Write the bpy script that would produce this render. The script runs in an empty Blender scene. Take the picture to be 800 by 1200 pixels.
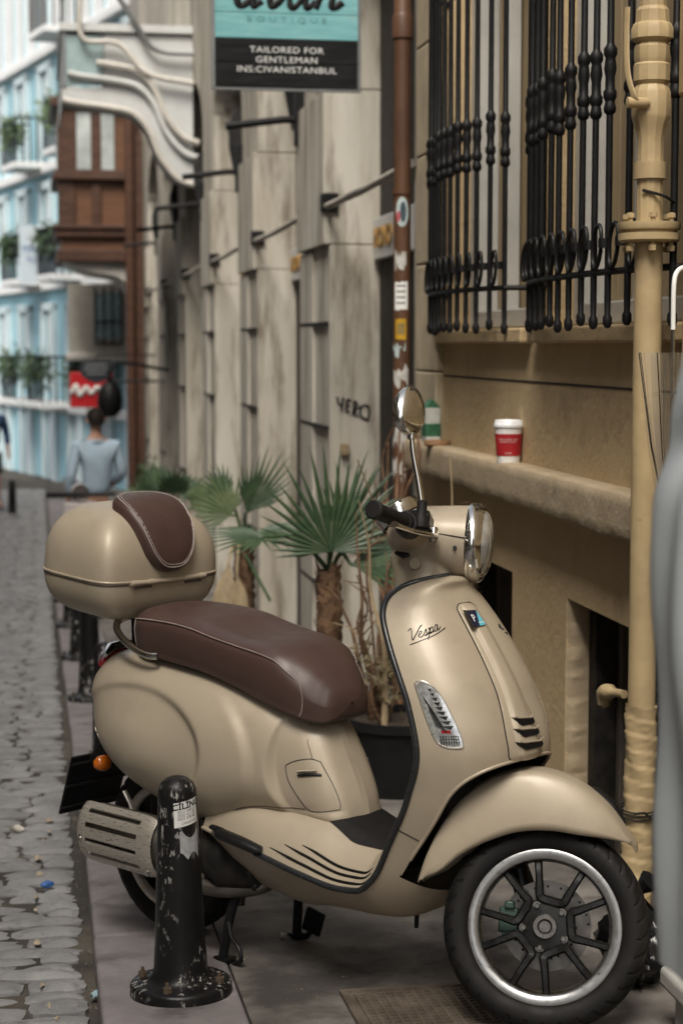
import bpy, bmesh, math, random
import numpy as np
from mathutils import Vector, Matrix

random.seed(7)
rng = np.random.default_rng(7)
R = math.radians
S = bpy.context.scene
C = S.collection

# ------------------------------------------------------------------ camera, sky, sun, exposure
cam_d = bpy.data.cameras.new('camera')
cam = bpy.data.objects.new('camera', cam_d)
C.objects.link(cam)
cam_d.sensor_fit = 'HORIZONTAL'
cam_d.sensor_width = 24.0
cam_d.lens = 63.0
cam_d.clip_start = 0.05
cam_d.clip_end = 2000
cam.location = (0, 0, 1.276)
cam.rotation_euler = (R(90 - 5.3), 0, R(-9.57))
cam_d.dof.use_dof = True
cam_d.dof.focus_distance = 4.12
cam_d.dof.aperture_fstop = 4.1
S.camera = cam

SUN_EL, SUN_AZ = R(54), R(-154)          # veiled sun behind the camera, up the street
world = bpy.data.worlds.new('World')
S.world = world
world.use_nodes = True
wn = world.node_tree
sky = wn.nodes.new('ShaderNodeTexSky')
sky.sky_type = 'NISHITA'
sky.sun_disc = False
sky.sun_elevation = SUN_EL
sky.sun_rotation = SUN_AZ
sky.air_density = 1.0
sky.dust_density = 4.0
sky.ozone_density = 1.0
hsv = wn.nodes.new('ShaderNodeHueSaturation')
hsv.inputs['Saturation'].default_value = 0.25
wn.links.new(sky.outputs[0], hsv.inputs['Color'])
wn.links.new(hsv.outputs[0], wn.nodes['Background'].inputs[0])
wn.nodes['Background'].inputs[1].default_value = 0.085

sun_d = bpy.data.lights.new('sun', 'SUN')
sun_d.energy = 1.5
sun_d.angle = R(28)
sun_d.color = (1.0, 0.92, 0.80)
sun = bpy.data.objects.new('sun', sun_d)
C.objects.link(sun)
sd = Vector((math.sin(SUN_AZ) * math.cos(SUN_EL), math.cos(SUN_AZ) * math.cos(SUN_EL), math.sin(SUN_EL)))
sun.rotation_euler = sd.to_track_quat('Z', 'Y').to_euler()
sun.location = (-3, -8, 12)

S.view_settings.view_transform = 'Standard'
S.view_settings.look = 'None'
S.view_settings.exposure = 1.42
S.view_settings.gamma = 1.0
S.view_settings.use_curve_mapping = False
S.render.engine = 'CYCLES'
S.cycles.use_denoising = True
S.cycles.max_bounces = 8
S.cycles.glossy_bounces = 4
S.cycles.transparent_max_bounces = 12
S.cycles.sample_clamp_indirect = 6.0

# ------------------------------------------------------------------ materials
MATS = {}
def mat(name, col, rough=0.5, metal=0.0, var=0.12, scale=9.0, bump=0.0, bscale=60.0, col2=None, mix=(0.42, 0.62),
        coat=0.0, trans=0.0, alpha=1.0, rvar=0.08, coords='Object', stretch=(1, 1, 1), col3=None, scale3=2.0, mix3=(0.5, 0.7),
        emit=0.0, ior=1.45, detail=6.0, spec=None, mask=None):
    """plain procedural surface: base colour broken by noise, uneven gloss, fine relief"""
    if name in MATS:
        return MATS[name]
    m = bpy.data.materials.new(name)
    m.use_nodes = True
    nt = m.node_tree
    N, L = nt.nodes, nt.links
    b = N['Principled BSDF']
    tc = N.new('ShaderNodeTexCoord')
    mp = N.new('ShaderNodeMapping')
    mp.inputs['Scale'].default_value = stretch
    if coords == 'World':
        ge = N.new('ShaderNodeNewGeometry')
        L.new(ge.outputs['Position'], mp.inputs[0])
    else:
        L.new(tc.outputs[coords], mp.inputs[0])
    n1 = N.new('ShaderNodeTexNoise')
    n1.inputs['Scale'].default_value = scale
    n1.inputs['Detail'].default_value = detail
    n1.inputs['Roughness'].default_value = 0.6
    L.new(mp.outputs[0], n1.inputs['Vector'])
    rp = N.new('ShaderNodeValToRGB')
    if col2 is None:
        c0 = [c * (1 - var) for c in col] + [1]
        c1 = [min(1, c * (1 + var)) for c in col] + [1]
        rp.color_ramp.elements[0].position, rp.color_ramp.elements[1].position = 0.3, 0.7
    else:
        c0, c1 = list(col) + [1], list(col2) + [1]
        rp.color_ramp.elements[0].position, rp.color_ramp.elements[1].position = mix
    rp.color_ramp.elements[0].color = c0
    rp.color_ramp.elements[1].color = c1
    L.new(n1.outputs[0], rp.inputs[0])
    out = rp.outputs[0]
    if col3 is not None:
        n3 = N.new('ShaderNodeTexNoise')
        n3.inputs['Scale'].default_value = scale3
        n3.inputs['Detail'].default_value = 8.0
        n3.inputs['Roughness'].default_value = 0.65
        L.new(mp.outputs[0], n3.inputs['Vector'])
        r3 = N.new('ShaderNodeMapRange')
        r3.inputs[1].default_value, r3.inputs[2].default_value = mix3
        L.new(n3.outputs[0], r3.inputs[0])
        fac = r3.outputs[0]
        if mask:
            n5 = N.new('ShaderNodeTexNoise')
            n5.inputs['Scale'].default_value = mask[0]
            n5.inputs['Detail'].default_value = 3.0
            L.new(mp.outputs[0], n5.inputs['Vector'])
            r5 = N.new('ShaderNodeMapRange')
            r5.inputs[1].default_value, r5.inputs[2].default_value = mask[1:]
            L.new(n5.outputs[0], r5.inputs[0])
            mu = N.new('ShaderNodeMath')
            mu.operation = 'MULTIPLY'
            L.new(fac, mu.inputs[0]); L.new(r5.outputs[0], mu.inputs[1])
            fac = mu.outputs[0]
        mx = N.new('ShaderNodeMix')
        mx.data_type = 'RGBA'
        L.new(fac, mx.inputs[0])
        L.new(out, mx.inputs[6])
        mx.inputs[7].default_value = list(col3) + [1]
        out = mx.outputs[2]
    L.new(out, b.inputs['Base Color'])
    b.inputs['Metallic'].default_value = metal
    b.inputs['IOR'].default_value = ior
    if spec is not None:
        b.inputs['Specular IOR Level'].default_value = spec
    n2 = N.new('ShaderNodeTexNoise')
    n2.inputs['Scale'].default_value = scale * 2.3
    n2.inputs['Detail'].default_value = 5.0
    L.new(mp.outputs[0], n2.inputs['Vector'])
    mr = N.new('ShaderNodeMapRange')
    mr.inputs[1].default_value, mr.inputs[2].default_value = 0.3, 0.7
    mr.inputs[3].default_value, mr.inputs[4].default_value = max(0.01, rough - rvar), min(1, rough + rvar)
    L.new(n2.outputs[0], mr.inputs[0])
    L.new(mr.outputs[0], b.inputs['Roughness'])
    b.inputs['Coat Weight'].default_value = coat
    b.inputs['Coat Roughness'].default_value = 0.15
    b.inputs['Transmission Weight'].default_value = trans
    b.inputs['Alpha'].default_value = alpha
    if bump > 0:
        n4 = N.new('ShaderNodeTexNoise')
        n4.inputs['Scale'].default_value = bscale
        n4.inputs['Detail'].default_value = 6.0
        n4.inputs['Roughness'].default_value = 0.6
        L.new(mp.outputs[0], n4.inputs['Vector'])
        bp = N.new('ShaderNodeBump')
        bp.inputs['Strength'].default_value = min(1.0, bump)
        bp.inputs['Distance'].default_value = 0.02 * bump
        L.new(n4.outputs[0], bp.inputs['Height'])
        L.new(bp.outputs[0], b.inputs['Normal'])
    if emit:
        L.new(out, b.inputs['Emission Color'])
        b.inputs['Emission Strength'].default_value = emit
    MATS[name] = m
    return m

# ------------------------------------------------------------------ mesh helpers
def tag(o, label=None, cat=None, group=None, kind=None):
    if label: o['label'] = label
    if cat: o['category'] = cat
    if group: o['group'] = group
    if kind: o['kind'] = kind
    return o

def empty(name, loc=(0, 0, 0), rot=(0, 0, 0), parent=None):
    o = bpy.data.objects.new(name, None)
    o.empty_display_size = 0.1
    C.objects.link(o)
    o.location = loc
    o.rotation_euler = rot
    o.parent = parent
    return o

def copy_tree(o, parent=None):
    c = o.copy()
    C.objects.link(c)
    c.parent = parent
    for ch in [x for x in o.children]:
        copy_tree(ch, c)
    return c

class MB:
    """collects shapes that make up ONE mesh"""
    def __init__(self, tf=None):
        self.v, self.f, self.mi, self.tf = [], [], [], tf
        self.cur = 0
    def add(self, verts, faces):
        o = len(self.v)
        self.v.extend([tuple(map(float, p)) for p in verts])
        self.f.extend([tuple(int(i) + o for i in f) for f in faces])
        self.mi.extend([self.cur] * len(faces))
        return self
    def grid(self, P, cu=False, cv=False, flip=False):
        P = np.asarray(P, float)
        nu, nv = P.shape[:2]
        F = []
        for i in range(nu if cu else nu - 1):
            i2 = (i + 1) % nu
            for j in range(nv if cv else nv - 1):
                j2 = (j + 1) % nv
                q = (i * nv + j, i2 * nv + j, i2 * nv + j2, i * nv + j2)
                F.append(q[::-1] if flip else q)
        return self.add(P.reshape(-1, 3), F)
    def tube(self, pts, r, n=10, caps=True, closed=False, flat=1.0, up=None):
        pts = [Vector(p) for p in pts]
        m = len(pts)
        rr = list(r) if hasattr(r, '__len__') else [r] * m
        rings = []
        prev = None
        for i in range(m):
            if closed:
                d = pts[(i + 1) % m] - pts[i - 1]
            else:
                d = pts[min(i + 1, m - 1)] - pts[max(i - 1, 0)]
            if d.length < 1e-9: d = Vector((0, 0, 1))
            d.normalize()
            if prev is None:
                a = Vector(up) if up is not None else (Vector((0, 0, 1)) if abs(d.z) < 0.9 else Vector((1, 0, 0)))
                x = d.cross(a).normalized()
            else:
                x = (prev - d * prev.dot(d))
                x = x.normalized() if x.length > 1e-6 else d.orthogonal().normalized()
            prev = x
            y = d.cross(x).normalized()
            rings.append([pts[i] + (x * math.cos(2 * math.pi * k / n) + y * flat * math.sin(2 * math.pi * k / n)) * rr[i] for k in range(n)])
        P = np.array([[tuple(p) for p in ring] for ring in rings])
        o = len(self.v)
        self.grid(P, cu=closed, cv=True, flip=True)
        if caps and not closed:
            self.f.append(tuple(o + k for k in range(n))); self.mi.append(self.cur)
            self.f.append(tuple(o + (m - 1) * n + k for k in reversed(range(n)))); self.mi.append(self.cur)
        return self
    def lathe(self, prof, n=32, origin=(0, 0, 0), axis='Z', a0=0.0, a1=2 * math.pi, mod=None):
        full = abs(a1 - a0 - 2 * math.pi) < 1e-6
        cnt = n if full else n + 1
        P = []
        for i in range(cnt):
            a = a0 + (a1 - a0) * i / n
            row = []
            for j, (r, h) in enumerate(prof):
                rr = r if mod is None else r + mod(a, j, r, h)
                c, s = rr * math.cos(a), rr * math.sin(a)
                p = {'Z': (c, s, h), 'Y': (c, h, s), 'X': (h, c, s)}[axis]
                row.append((p[0] + origin[0], p[1] + origin[1], p[2] + origin[2]))
            P.append(row)
        return self.grid(np.array(P), cu=full, flip=(axis == 'Y'))
    def box(self, x0, x1, y0, y1, z0, z1, mtx=None):
        V = [(x, y, z) for z in (z0, z1) for y in (y0, y1) for x in (x0, x1)]
        if mtx is not None: V = [tuple(mtx @ Vector(p)) for p in V]
        return self.add(V, [(0, 2, 3, 1), (4, 5, 7, 6), (0, 1, 5, 4), (2, 6, 7, 3), (0, 4, 6, 2), (1, 3, 7, 5)])
    def prism(self, poly, z0, z1, mapf=None):
        """polygon in 2-D extruded between two heights; mapf(x, y, h) -> point"""
        n = len(poly)
        mapf = mapf or (lambda x, y, h: (x, y, h))
        V = [mapf(x, y, z0) for x, y in poly] + [mapf(x, y, z1) for x, y in poly]
        F = [tuple(reversed(range(n))), tuple(range(n, 2 * n))] + [(i, (i + 1) % n, n + (i + 1) % n, n + i) for i in range(n)]
        return self.add(V, F)
    def build(self, name, m, parent=None, smooth=True, ang=38, bevel=0.0, bseg=2, subsurf=0, weld=False):
        me = bpy.data.meshes.new(name)
        V = self.v if self.tf is None else [tuple(self.tf @ Vector(p)) for p in self.v]
        me.from_pydata(V, [], self.f)
        ms = m if isinstance(m, (list, tuple)) else [m]
        for q in ms: me.materials.append(q)
        if len(ms) > 1: me.polygons.foreach_set('material_index', self.mi)
        me.validate(); me.update()
        finish(me, smooth, ang, weld)
        o = bpy.data.objects.new(name, me)
        C.objects.link(o)
        o.parent = parent
        if bevel > 0:
            bv = o.modifiers.new('bevel', 'BEVEL')
            bv.width, bv.segments, bv.limit_method, bv.angle_limit = bevel, bseg, 'ANGLE', R(40)
        if subsurf:
            ss = o.modifiers.new('subsurf', 'SUBSURF')
            ss.levels = ss.render_levels = subsurf
        return o

def finish(me, smooth=True, ang=38, weld=False):
    bm = bmesh.new(); bm.from_mesh(me)
    if weld:
        bmesh.ops.remove_doubles(bm, verts=bm.verts, dist=1e-5)
    bmesh.ops.recalc_face_normals(bm, faces=bm.faces) if len(bm.faces) < 6000 else None
    if smooth:
        a = R(ang)
        for f in bm.faces: f.smooth = True
        for e in bm.edges:
            if len(e.link_faces) == 2:
                e.smooth = e.calc_face_angle(0) < a
    bm.to_mesh(me); bm.free()

def pchip(xs, ys, xq):
    xs = np.asarray(xs, float); ys = np.asarray(ys, float); xq = np.asarray(xq, float)
    h = np.diff(xs); d = np.diff(ys) / h
    m = np.zeros_like(ys)
    for i in range(1, len(xs) - 1):
        if d[i - 1] * d[i] > 0:
            w1, w2 = 2 * h[i] + h[i - 1], h[i] + 2 * h[i - 1]
            m[i] = (w1 + w2) / (w1 / d[i - 1] + w2 / d[i])
    m[0], m[-1] = d[0], d[-1]
    i = np.clip(np.searchsorted(xs, xq) - 1, 0, len(xs) - 2)
    t = (xq - xs[i]) / h[i]
    return ((2 * t**3 - 3 * t**2 + 1) * ys[i] + (t**3 - 2 * t**2 + t) * h[i] * m[i]
            + (-2 * t**3 + 3 * t**2) * ys[i + 1] + (t**3 - t**2) * h[i] * m[i + 1])

def catmull(pts, n, closed=False):
    P = np.asarray(pts, float)
    if closed: P = np.vstack([P[-1], P, P[0], P[1]])
    else: P = np.vstack([2 * P[0] - P[1], P, 2 * P[-1] - P[-2]])
    k = len(P) - 3
    out = []
    for q in np.linspace(0, k, n, endpoint=not closed):
        i = min(int(q), k - 1); t = q - i
        p0, p1, p2, p3 = P[i:i + 4]
        out.append(0.5 * (2 * p1 + (p2 - p0) * t + (2 * p0 - 5 * p1 + 4 * p2 - p3) * t**2 + (3 * p1 - p0 - 3 * p2 + p3) * t**3))
    return np.array(out)

def sstep(a, b, x):
    t = np.clip((np.asarray(x, float) - a) / (b - a), 0, 1)
    return t * t * (3 - 2 * t)

def text_verts(txt, size=1.0, shear=0.0, extrude=0.0, align='CENTER', space=1.0, bold=0.0):
    cu = bpy.data.curves.new('t', 'FONT')
    cu.body, cu.size, cu.shear, cu.extrude, cu.align_x = txt, size, shear, extrude, align
    cu.space_character = space
    cu.offset = bold * size
    cu.resolution_u = 3
    ob = bpy.data.objects.new('t', cu); C.objects.link(ob)
    dg = bpy.context.evaluated_depsgraph_get()
    me = bpy.data.meshes.new_from_object(ob.evaluated_get(dg))
    V = [tuple(v.co) for v in me.vertices]; F = [tuple(p.vertices) for p in me.polygons]
    bpy.data.objects.remove(ob); bpy.data.curves.remove(cu); bpy.data.meshes.remove(me)
    return V, F

def text_part(name, txt, size, mapf, m, parent, **kw):
    """lettering laid on a surface: mapf(x, y, h) -> point"""
    V, F = text_verts(txt, size, **kw)
    return MB().add([mapf(*p) for p in V], F).build(name, m, parent, smooth=False)
# ------------------------------------------------------------------ the scooter (local frame: x forward, y to its own left, z up)
R0 = Vector((0.3074, 4.8482, -0.3151))
F0 = Vector((1.1064, 3.7646, -0.2447))
EX = (F0 - R0).normalized()
EY = Vector((0, 0, 1)).cross(EX).normalized()
EZ = EX.cross(EY)

PAINT = mat('champagne_paint', (0.372, 0.314, 0.234), rough=0.47, metal=0.15, var=0.03, scale=4, coat=0.15, rvar=0.05, bump=0.004, bscale=900, col3=(0.30, 0.252, 0.188), scale3=5.0, mix3=(0.50, 0.80))
BROWN = mat('brown_leather', (0.062, 0.036, 0.030), rough=0.40, var=0.10, scale=14, bump=0.10, bscale=420, rvar=0.06)
THREAD = mat('pale_thread', (0.42, 0.36, 0.33), rough=0.8, var=0.1)
BLACKP = mat('black_plastic', (0.007, 0.007, 0.0075), rough=0.42, var=0.25, scale=30, bump=0.03, bscale=500, spec=0.3)
RUBBER = mat('tyre_rubber', (0.0065, 0.006, 0.006), rough=0.62, col2=(0.015, 0.0135, 0.012), mix=(0.5, 0.8), scale=18, bump=0.06, bscale=200, spec=0.3)
TRIM = mat('dark_glossy_trim', (0.02, 0.022, 0.024), rough=0.22, var=0.2, scale=20)
CHROME = mat('chrome', (0.62, 0.61, 0.58), rough=0.09, metal=1.0, var=0.05, scale=20, rvar=0.04)
STEEL = mat('brushed_steel', (0.50, 0.46, 0.40), rough=0.33, metal=0.66, var=0.10, scale=18, rvar=0.1, stretch=(1, 6, 6))
MUFF = mat('muffler_steel', (0.16, 0.145, 0.125), rough=0.45, metal=0.8, var=0.3, scale=14)
GUN = mat('gunmetal', (0.030, 0.030, 0.029), rough=0.30, metal=0.7, var=0.15, scale=25)
ALU = mat('machined_rim', (0.36, 0.365, 0.37), rough=0.36, metal=0.85, var=0.12, scale=40, rvar=0.1, col3=(0.2, 0.19, 0.17), scale3=16, mix3=(0.62, 0.8))
HUBM = mat('hub_grey_metal', (0.20, 0.19, 0.175), rough=0.32, metal=0.85, var=0.2, scale=60)
DISC = mat('brake_disc_steel', (0.20, 0.185, 0.17), rough=0.35, metal=0.9, var=0.2, scale=30)
DARK = mat('engine_black', (0.010, 0.0095, 0.009), rough=0.6, spec=0.3, col2=(0.025, 0.021, 0.018), scale=20, bump=0.1, bscale=90)
SEAMM = mat('dark_joint', (0.03, 0.024, 0.018), rough=0.8, var=0.1)
REDL = mat('red_lens', (0.22, 0.012, 0.012), rough=0.12, var=0.1, coat=0.5)
ORANGE = mat('orange_lens', (0.42, 0.10, 0.006), rough=0.15, var=0.1, coat=0.5)
LENS = mat('clear_lens', (0.30, 0.31, 0.31), rough=0.14, col2=(0.50, 0.51, 0.50), metal=0.5, scale=70, coat=0.6)
REFLECT = mat('lamp_reflector', (0.25, 0.26, 0.26), rough=0.18, metal=0.9, var=0.5, scale=120)
NAVY = mat('badge_navy', (0.008, 0.012, 0.04), rough=0.2, coat=0.5)
CYAN = mat('badge_cyan', (0.10, 0.42, 0.52), rough=0.2, coat=0.5)
WHITE = mat('white_print', (0.75, 0.75, 0.72), rough=0.5, var=0.05)
BLACKINK = mat('black_script', (0.012, 0.012, 0.012), rough=0.3, metal=0.2)

scooter = empty('motor_scooter')
scooter.matrix_world = Matrix(((EX.x, EY.x, EZ.x, R0.x), (EX.y, EY.y, EZ.y, R0.y), (EX.z, EY.z, EZ.z, R0.z), (0, 0, 0, 1)))
tag(scooter, 'champagne beige motor scooter with brown leather seat parked on its stand', 'motor scooter')

# --- floor board and leg shield: one shell swept along its rim
#          x     z      hw     ang   out   in    q
SHELL = np.array([
    [0.385, 0.352, 0.162, -90, 0.060, 0.060, 7.0],
    [0.50, 0.340, 0.184, -90, 0.150, 0.092, 7.0],
    [0.62, 0.322, 0.190, -90, 0.150, 0.105, 5.0],
    [0.76, 0.296, 0.190, -90, 0.115, 0.118, 3.2],
    [0.88, 0.281, 0.190, -86, 0.095, 0.098, 2.6],
    [0.95, 0.286, 0.190, -76, 0.095, 0.085, 2.6],
    [1.00, 0.320, 0.190, -52, 0.105, 0.075, 2.8],
    [1.06, 0.410, 0.194, -22, 0.135, 0.065, 3.0],
    [1.13, 0.530, 0.201, -8, 0.155, 0.060, 3.0],
    [1.165, 0.632, 0.205, 0, 0.142, 0.060, 3.0],
    [1.142, 0.735, 0.202, 2, 0.126, 0.055, 3.0],
    [1.106, 0.810, 0.195, 4, 0.120, 0.055, 3.0],
    [1.064, 0.885, 0.180, 5, 0.112, 0.050, 3.0],
    [1.036, 0.935, 0.159, 6, 0.105, 0.045, 3.0],
    [1.026, 0.965, 0.130, 6, 0.097, 0.040, 3.0],
    [1.034, 0.984, 0.097, 6, 0.090, 0.030, 3.0],
    [1.060, 0.998, 0.055, 6, 0.055, 0.020, 3.0],
    [1.095, 1.006, 0.004, 6, 0.004, 0.004, 3.0]])
_sl = np.concatenate([[0], np.cumsum(np.linalg.norm(np.diff(SHELL[:, :3], axis=0), axis=1))])
SLEN = _sl[-1]
_sd = np.linspace(0, SLEN, 3000)
_st = [pchip(_sl, SHELL[:, c], _sd) for c in range(7)]
def shell_par(s):
    return [np.interp(s, _sd, q) for q in _st]
def arch_f(y, z):
    """below 1 inside the wheel arch"""
    return (np.abs(y) / 0.166) ** 3.5 + (np.maximum(0, np.asarray(z) - 0.43) / 0.174) ** 4.8
def shell_pt(s, t, side='out', lift=0.0, arch=False):
    s = np.asarray(s, float); t = np.asarray(t, float)
    x, z, hw, ang, bo, bi, q = shell_par(s)
    a = np.radians(ang)
    nx, nz = np.cos(a), np.sin(a)
    at = np.abs(t)
    if side == 'out':
        p = np.interp(ang, [-90, -60, -10, 10], [2.6, 2.8, 3.4, 3.4])
        o = bo * (1 - at**p) + lift
    elif side == 'well':
        o = -0.012 + 0 * at
    else:
        o = -bi * (1 - at**q) - lift
    return np.stack([x + nx * o, hw * t, z + nz * o], -1)

NSH, NT = 330, 170
ss = np.linspace(0, SLEN, NSH)
tt = np.sin(np.linspace(-1, 1, NT) * math.pi / 2)
SG, TG = np.meshgrid(ss, tt, indexing='ij')
PO = shell_pt(SG, TG, 'out')
inside = (arch_f(PO[..., 1], PO[..., 2]) < 1.0) & (shell_par(SG)[3] > -38)
mb = MB()
mb.grid(PO)
cell = (inside[:-1, :-1] & inside[1:, :-1] & inside[1:, 1:] & inside[:-1, 1:]).reshape(-1)
mb.f = [f for f, k in zip(mb.f, cell) if not k]; mb.mi = [0] * len(mb.f)
mb.grid(shell_pt(SG, TG, 'in'), flip=True)
x_, z_, hw_, ang_, *_r = shell_par(ss)
leg_shield = mb.build('leg_shield', PAINT, scooter, ang=40)
mw = MB(); k = (ang_ > -75) & (z_ < 0.66)
mw.grid(shell_pt(SG[k], TG[k] * 0.93, 'well')); mw.build('wheel_well', BLACKP, leg_shield)

def on_shell(s, t, lift=0.0, side='out'):
    return Vector(shell_pt(np.array(s), np.array(t), side, lift))

_lo = float(_sl[5])
def find_shell(y, z):
    """s, t of the outer shield point at given y, z"""
    lo, hi = _lo, SLEN - 1e-3
    for _ in range(24):
        m_ = (lo + hi) / 2
        x, zc, hw, ang, bo = [float(np.interp(m_, _sd, q)) for q in _st[:5]]
        t = max(-1, min(1, y / max(hw, 1e-4)))
        p = 3.4 if ang > -10 else (2.8 + 0.6 * max(0, ang + 60) / 50)
        if zc + math.sin(math.radians(ang)) * bo * (1 - abs(t)**p) < z: lo = m_
        else: hi = m_
    return m_, t
def shield_yz(y, z, lift=0.0):
    s, t = find_shell(y, z)
    return on_shell(s, t, lift)

# rolled lip of the wheel arch
lip = []
for a in np.linspace(0, math.pi, 60):
    c, q = math.cos(a), math.sin(a)
    lip.append((-math.copysign(abs(c) ** (2 / 3.5), c) * 0.166, 0.43 + 0.174 * q ** (2 / 4.8)))
lip = [(-0.166, z) for z in (0.375, 0.40)] + lip + [(0.166, z) for z in (0.40, 0.375)]
lp_ = [shield_yz(y, z, 0.0) for y, z in lip]
MB().tube([tuple(p) for p in lp_], 0.0042, n=10).build('arch_lip', PAINT, leg_shield)
back = [tuple(shell_pt(np.array(find_shell(y, z)[0]), np.array(max(-0.95, min(0.95, find_shell(y, z)[1]))), 'well')) for y, z in lip]
MB().grid([[tuple(p) for p in lp_], back]).build('arch_wall', BLACKP, leg_shield)

# rim trim, both sides and over the top in one strip
s_start = float(pchip(SHELL[:9, 0], _sl[:9], [0.61])[0])
rim = [on_shell(s, -1.0) + Vector((0, -0.0015, 0)) for s in np.linspace(s_start, SLEN - 0.002, 120)]
rim += [Vector((p.x, -p.y, p.z)) for p in reversed(rim[:-1])]
MB().tube([tuple(p) for p in rim], 0.0075, n=10).build('edge_trim', TRIM, leg_shield)
# lower door-sill piping behind the black trim
for sgn in (-1, 1):
    pts = [on_shell(s, sgn * 1.0) for s in np.linspace(0, s_start, 20)]
    MB().tube([tuple(p) for p in pts], 0.005, n=8).build('sill_edge', PAINT, leg_shield)
# seam between shield and lower apron
for sgn in (-1, 1):
    s1 = float(pchip(SHELL[:10, 1][4:], _sl[4:10], [0.44])[0])
    pts = [on_shell(s1 + 0.012 * (1 - k), sgn * (1 - 0.13 * k), 0.0) for k in np.linspace(0, 1, 8)]
    MB().tube([tuple(p) for p in pts], 0.0016, n=6).build('seam', SEAMM, leg_shield)
# foot board strips and mat
for k, (tv, a, b) in enumerate([(0.945, 0.65, 0.985), (0.885, 0.69, 0.985), (0.825, 0.74, 0.985)]):
    for sgn in (-1, 1):
        sa, sb = [float(pchip(SHELL[:7, 0], _sl[:7], [q])[0]) for q in (a, b)]
        pts = [on_shell(s, sgn * tv, 0.001, 'in') for s in np.linspace(sa, sb, 22)]
        rr = [0.0036 * min(1, 0.25 + 4 * min(i, 21 - i) / 21) for i in range(22)]
        MB().tube([tuple(p) for p in pts], rr, n=8).build('foot_strip', BLACKP, leg_shield)
sa, sb = [float(pchip(SHELL[:9, 0], _sl[:9], [q])[0]) for q in (0.70, 1.0)]
msg, mtg = np.meshgrid(np.linspace(sa, sb, 30), np.linspace(-1, 1, 24), indexing='ij')
wid = np.interp(msg, [sa, sa + 0.06, (sa + sb) / 2, sb], [0.30, 0.46, 0.52, 0.42])
edge = 1 - np.maximum(np.abs(mtg), 0) ** 8
MP = shell_pt(msg, mtg * wid, 'in', lift=0.0)
MP[..., 2] += 0.008 * edge * sstep(0, 0.03, msg - sa) + 0.002
MB().grid(MP).build('floor_mat', RUBBER, leg_shield)

# --- shield furniture
# turn signals let into the shield
def signal(sgn):
    base = [(1.146, 0.936), (1.154, 0.905), (1.148, 0.862), (1.128, 0.815), (1.084, 0.775), (1.030, 0.744), (1.004, 0.742), (0.999, 0.785), (1.002, 0.865), (1.016, 0.908), (1.045, 0.927), (1.09, 0.938), (1.125, 0.941)]
    out = catmull(base, 52, closed=True)
    cen = out.mean(0)
    P = []
    for k, l in ((1.0, -0.003), (1.0, 0.003), (0.96, 0.0042), (0.93, 0.0030), (0.6, 0.004), (0.25, 0.0042), (0.02, 0.0042)):
        P.append([tuple(on_shell(cen[0] + (a - cen[0]) * k, sgn * (cen[1] + (b - cen[1]) * k), l)) for a, b in out])
    lamp = MB().grid(P[:4], cv=True).build('turn_signal', STEEL, leg_shield)
    m = MB(); m.grid(P[3:], cv=True)
    m.build('signal_lens', LENS, leg_shield)
    mt = MB()
    def q(a, b, l=0.0052): return tuple(on_shell(a, sgn * b, l))
    for i in range(9):                       # reflector teeth
        a = 1.130 - 0.0105 * i; b0 = 0.868 - (1.130 - a) * 0.55; w = 0.012 + 0.0035 * i
        mt.add([q(a + 0.003, b0 + w), q(a + 0.0035, b0 - w), q(a - 0.005, b0 - w * 0.3)], [(0, 1, 2)])
    for i in range(5):                       # slim light guides fanning out of the top corner
        mt.add([q(1.118 - 0.004 * i, 0.922 - 0.004 * i), q(1.116 - 0.004 * i, 0.918 - 0.004 * i), q(1.048 - 0.003 * i, 0.885 - 0.012 * i), q(1.047 - 0.003 * i, 0.892 - 0.012 * i)], [(0, 1, 2, 3)])
    for i in range(8):
        b0 = 0.770 + i * 0.0155
        mt.add([q(1.028, b0), q(1.028, b0 + 0.005), q(1.008, b0 + 0.010), q(1.008, b0 + 0.004)], [(0, 1, 2, 3)])
    for a in (1.013, 1.020, 1.026):
        mt.add([q(a, 0.768), q(a + 0.0012, 0.768), q(a + 0.0012, 0.888), q(a, 0.888)], [(0, 1, 2, 3)])
    mt.build('reflector_teeth', GUN, leg_shield, smooth=False)
    MB().add([q(1.040, 0.815, 0.0046), q(1.041, 0.868, 0.0046), q(1.034, 0.870, 0.0046), q(1.033, 0.812, 0.0046)], [(0, 1, 2, 3)]).build('red_marker', REDL, leg_shield, smooth=False)
for sgn in (-1, 1): signal(sgn)

# horn cover: raised spine down the middle of the shield
zs = np.linspace(0, 1, 60)
ztop, zbot = 0.945, 0.603
HW = pchip([0, 0.03, 0.25, 0.6, 0.88, 0.97, 1.0], [0.018, 0.032, 0.035, 0.041, 0.058, 0.058, 0.046], zs)
P = []
for f, hw in zip(zs, HW):
    z = ztop + (zbot - ztop) * f
    li = min(1, f / 0.05 + 0.1) * (1 if f < 0.97 else 0.8)
    row = [(-1.0, -0.006), (-1.0, 0.003), (-0.94, 0.0050), (-0.66, 0.0050), (-0.61, 0.0065), (-0.52, 0.0145), (-0.46, 0.0165), (-0.22, 0.0180), (0, 0.0184)]
    row = row + [(-y, l) for y, l in reversed(row[:-1])]
    P.append([tuple(shield_yz(y * hw, z, l * li)) for y, l in row])
m = MB(); m.grid(P)
horn = m.build('horn_cover', PAINT, scooter, ang=50)
joint = [tuple(shield_yz(-hw - 0.001, ztop + (zbot - ztop) * f, 0.0)) for f, hw in zip(zs, HW)] + [tuple(shield_yz(hw + 0.001, ztop + (zbot - ztop) * f, 0.0)) for f, hw in zip(zs[::-1], HW[::-1])]
MB().tube(joint, 0.0018, n=6, closed=True).build('joint', SEAMM, horn)
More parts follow.
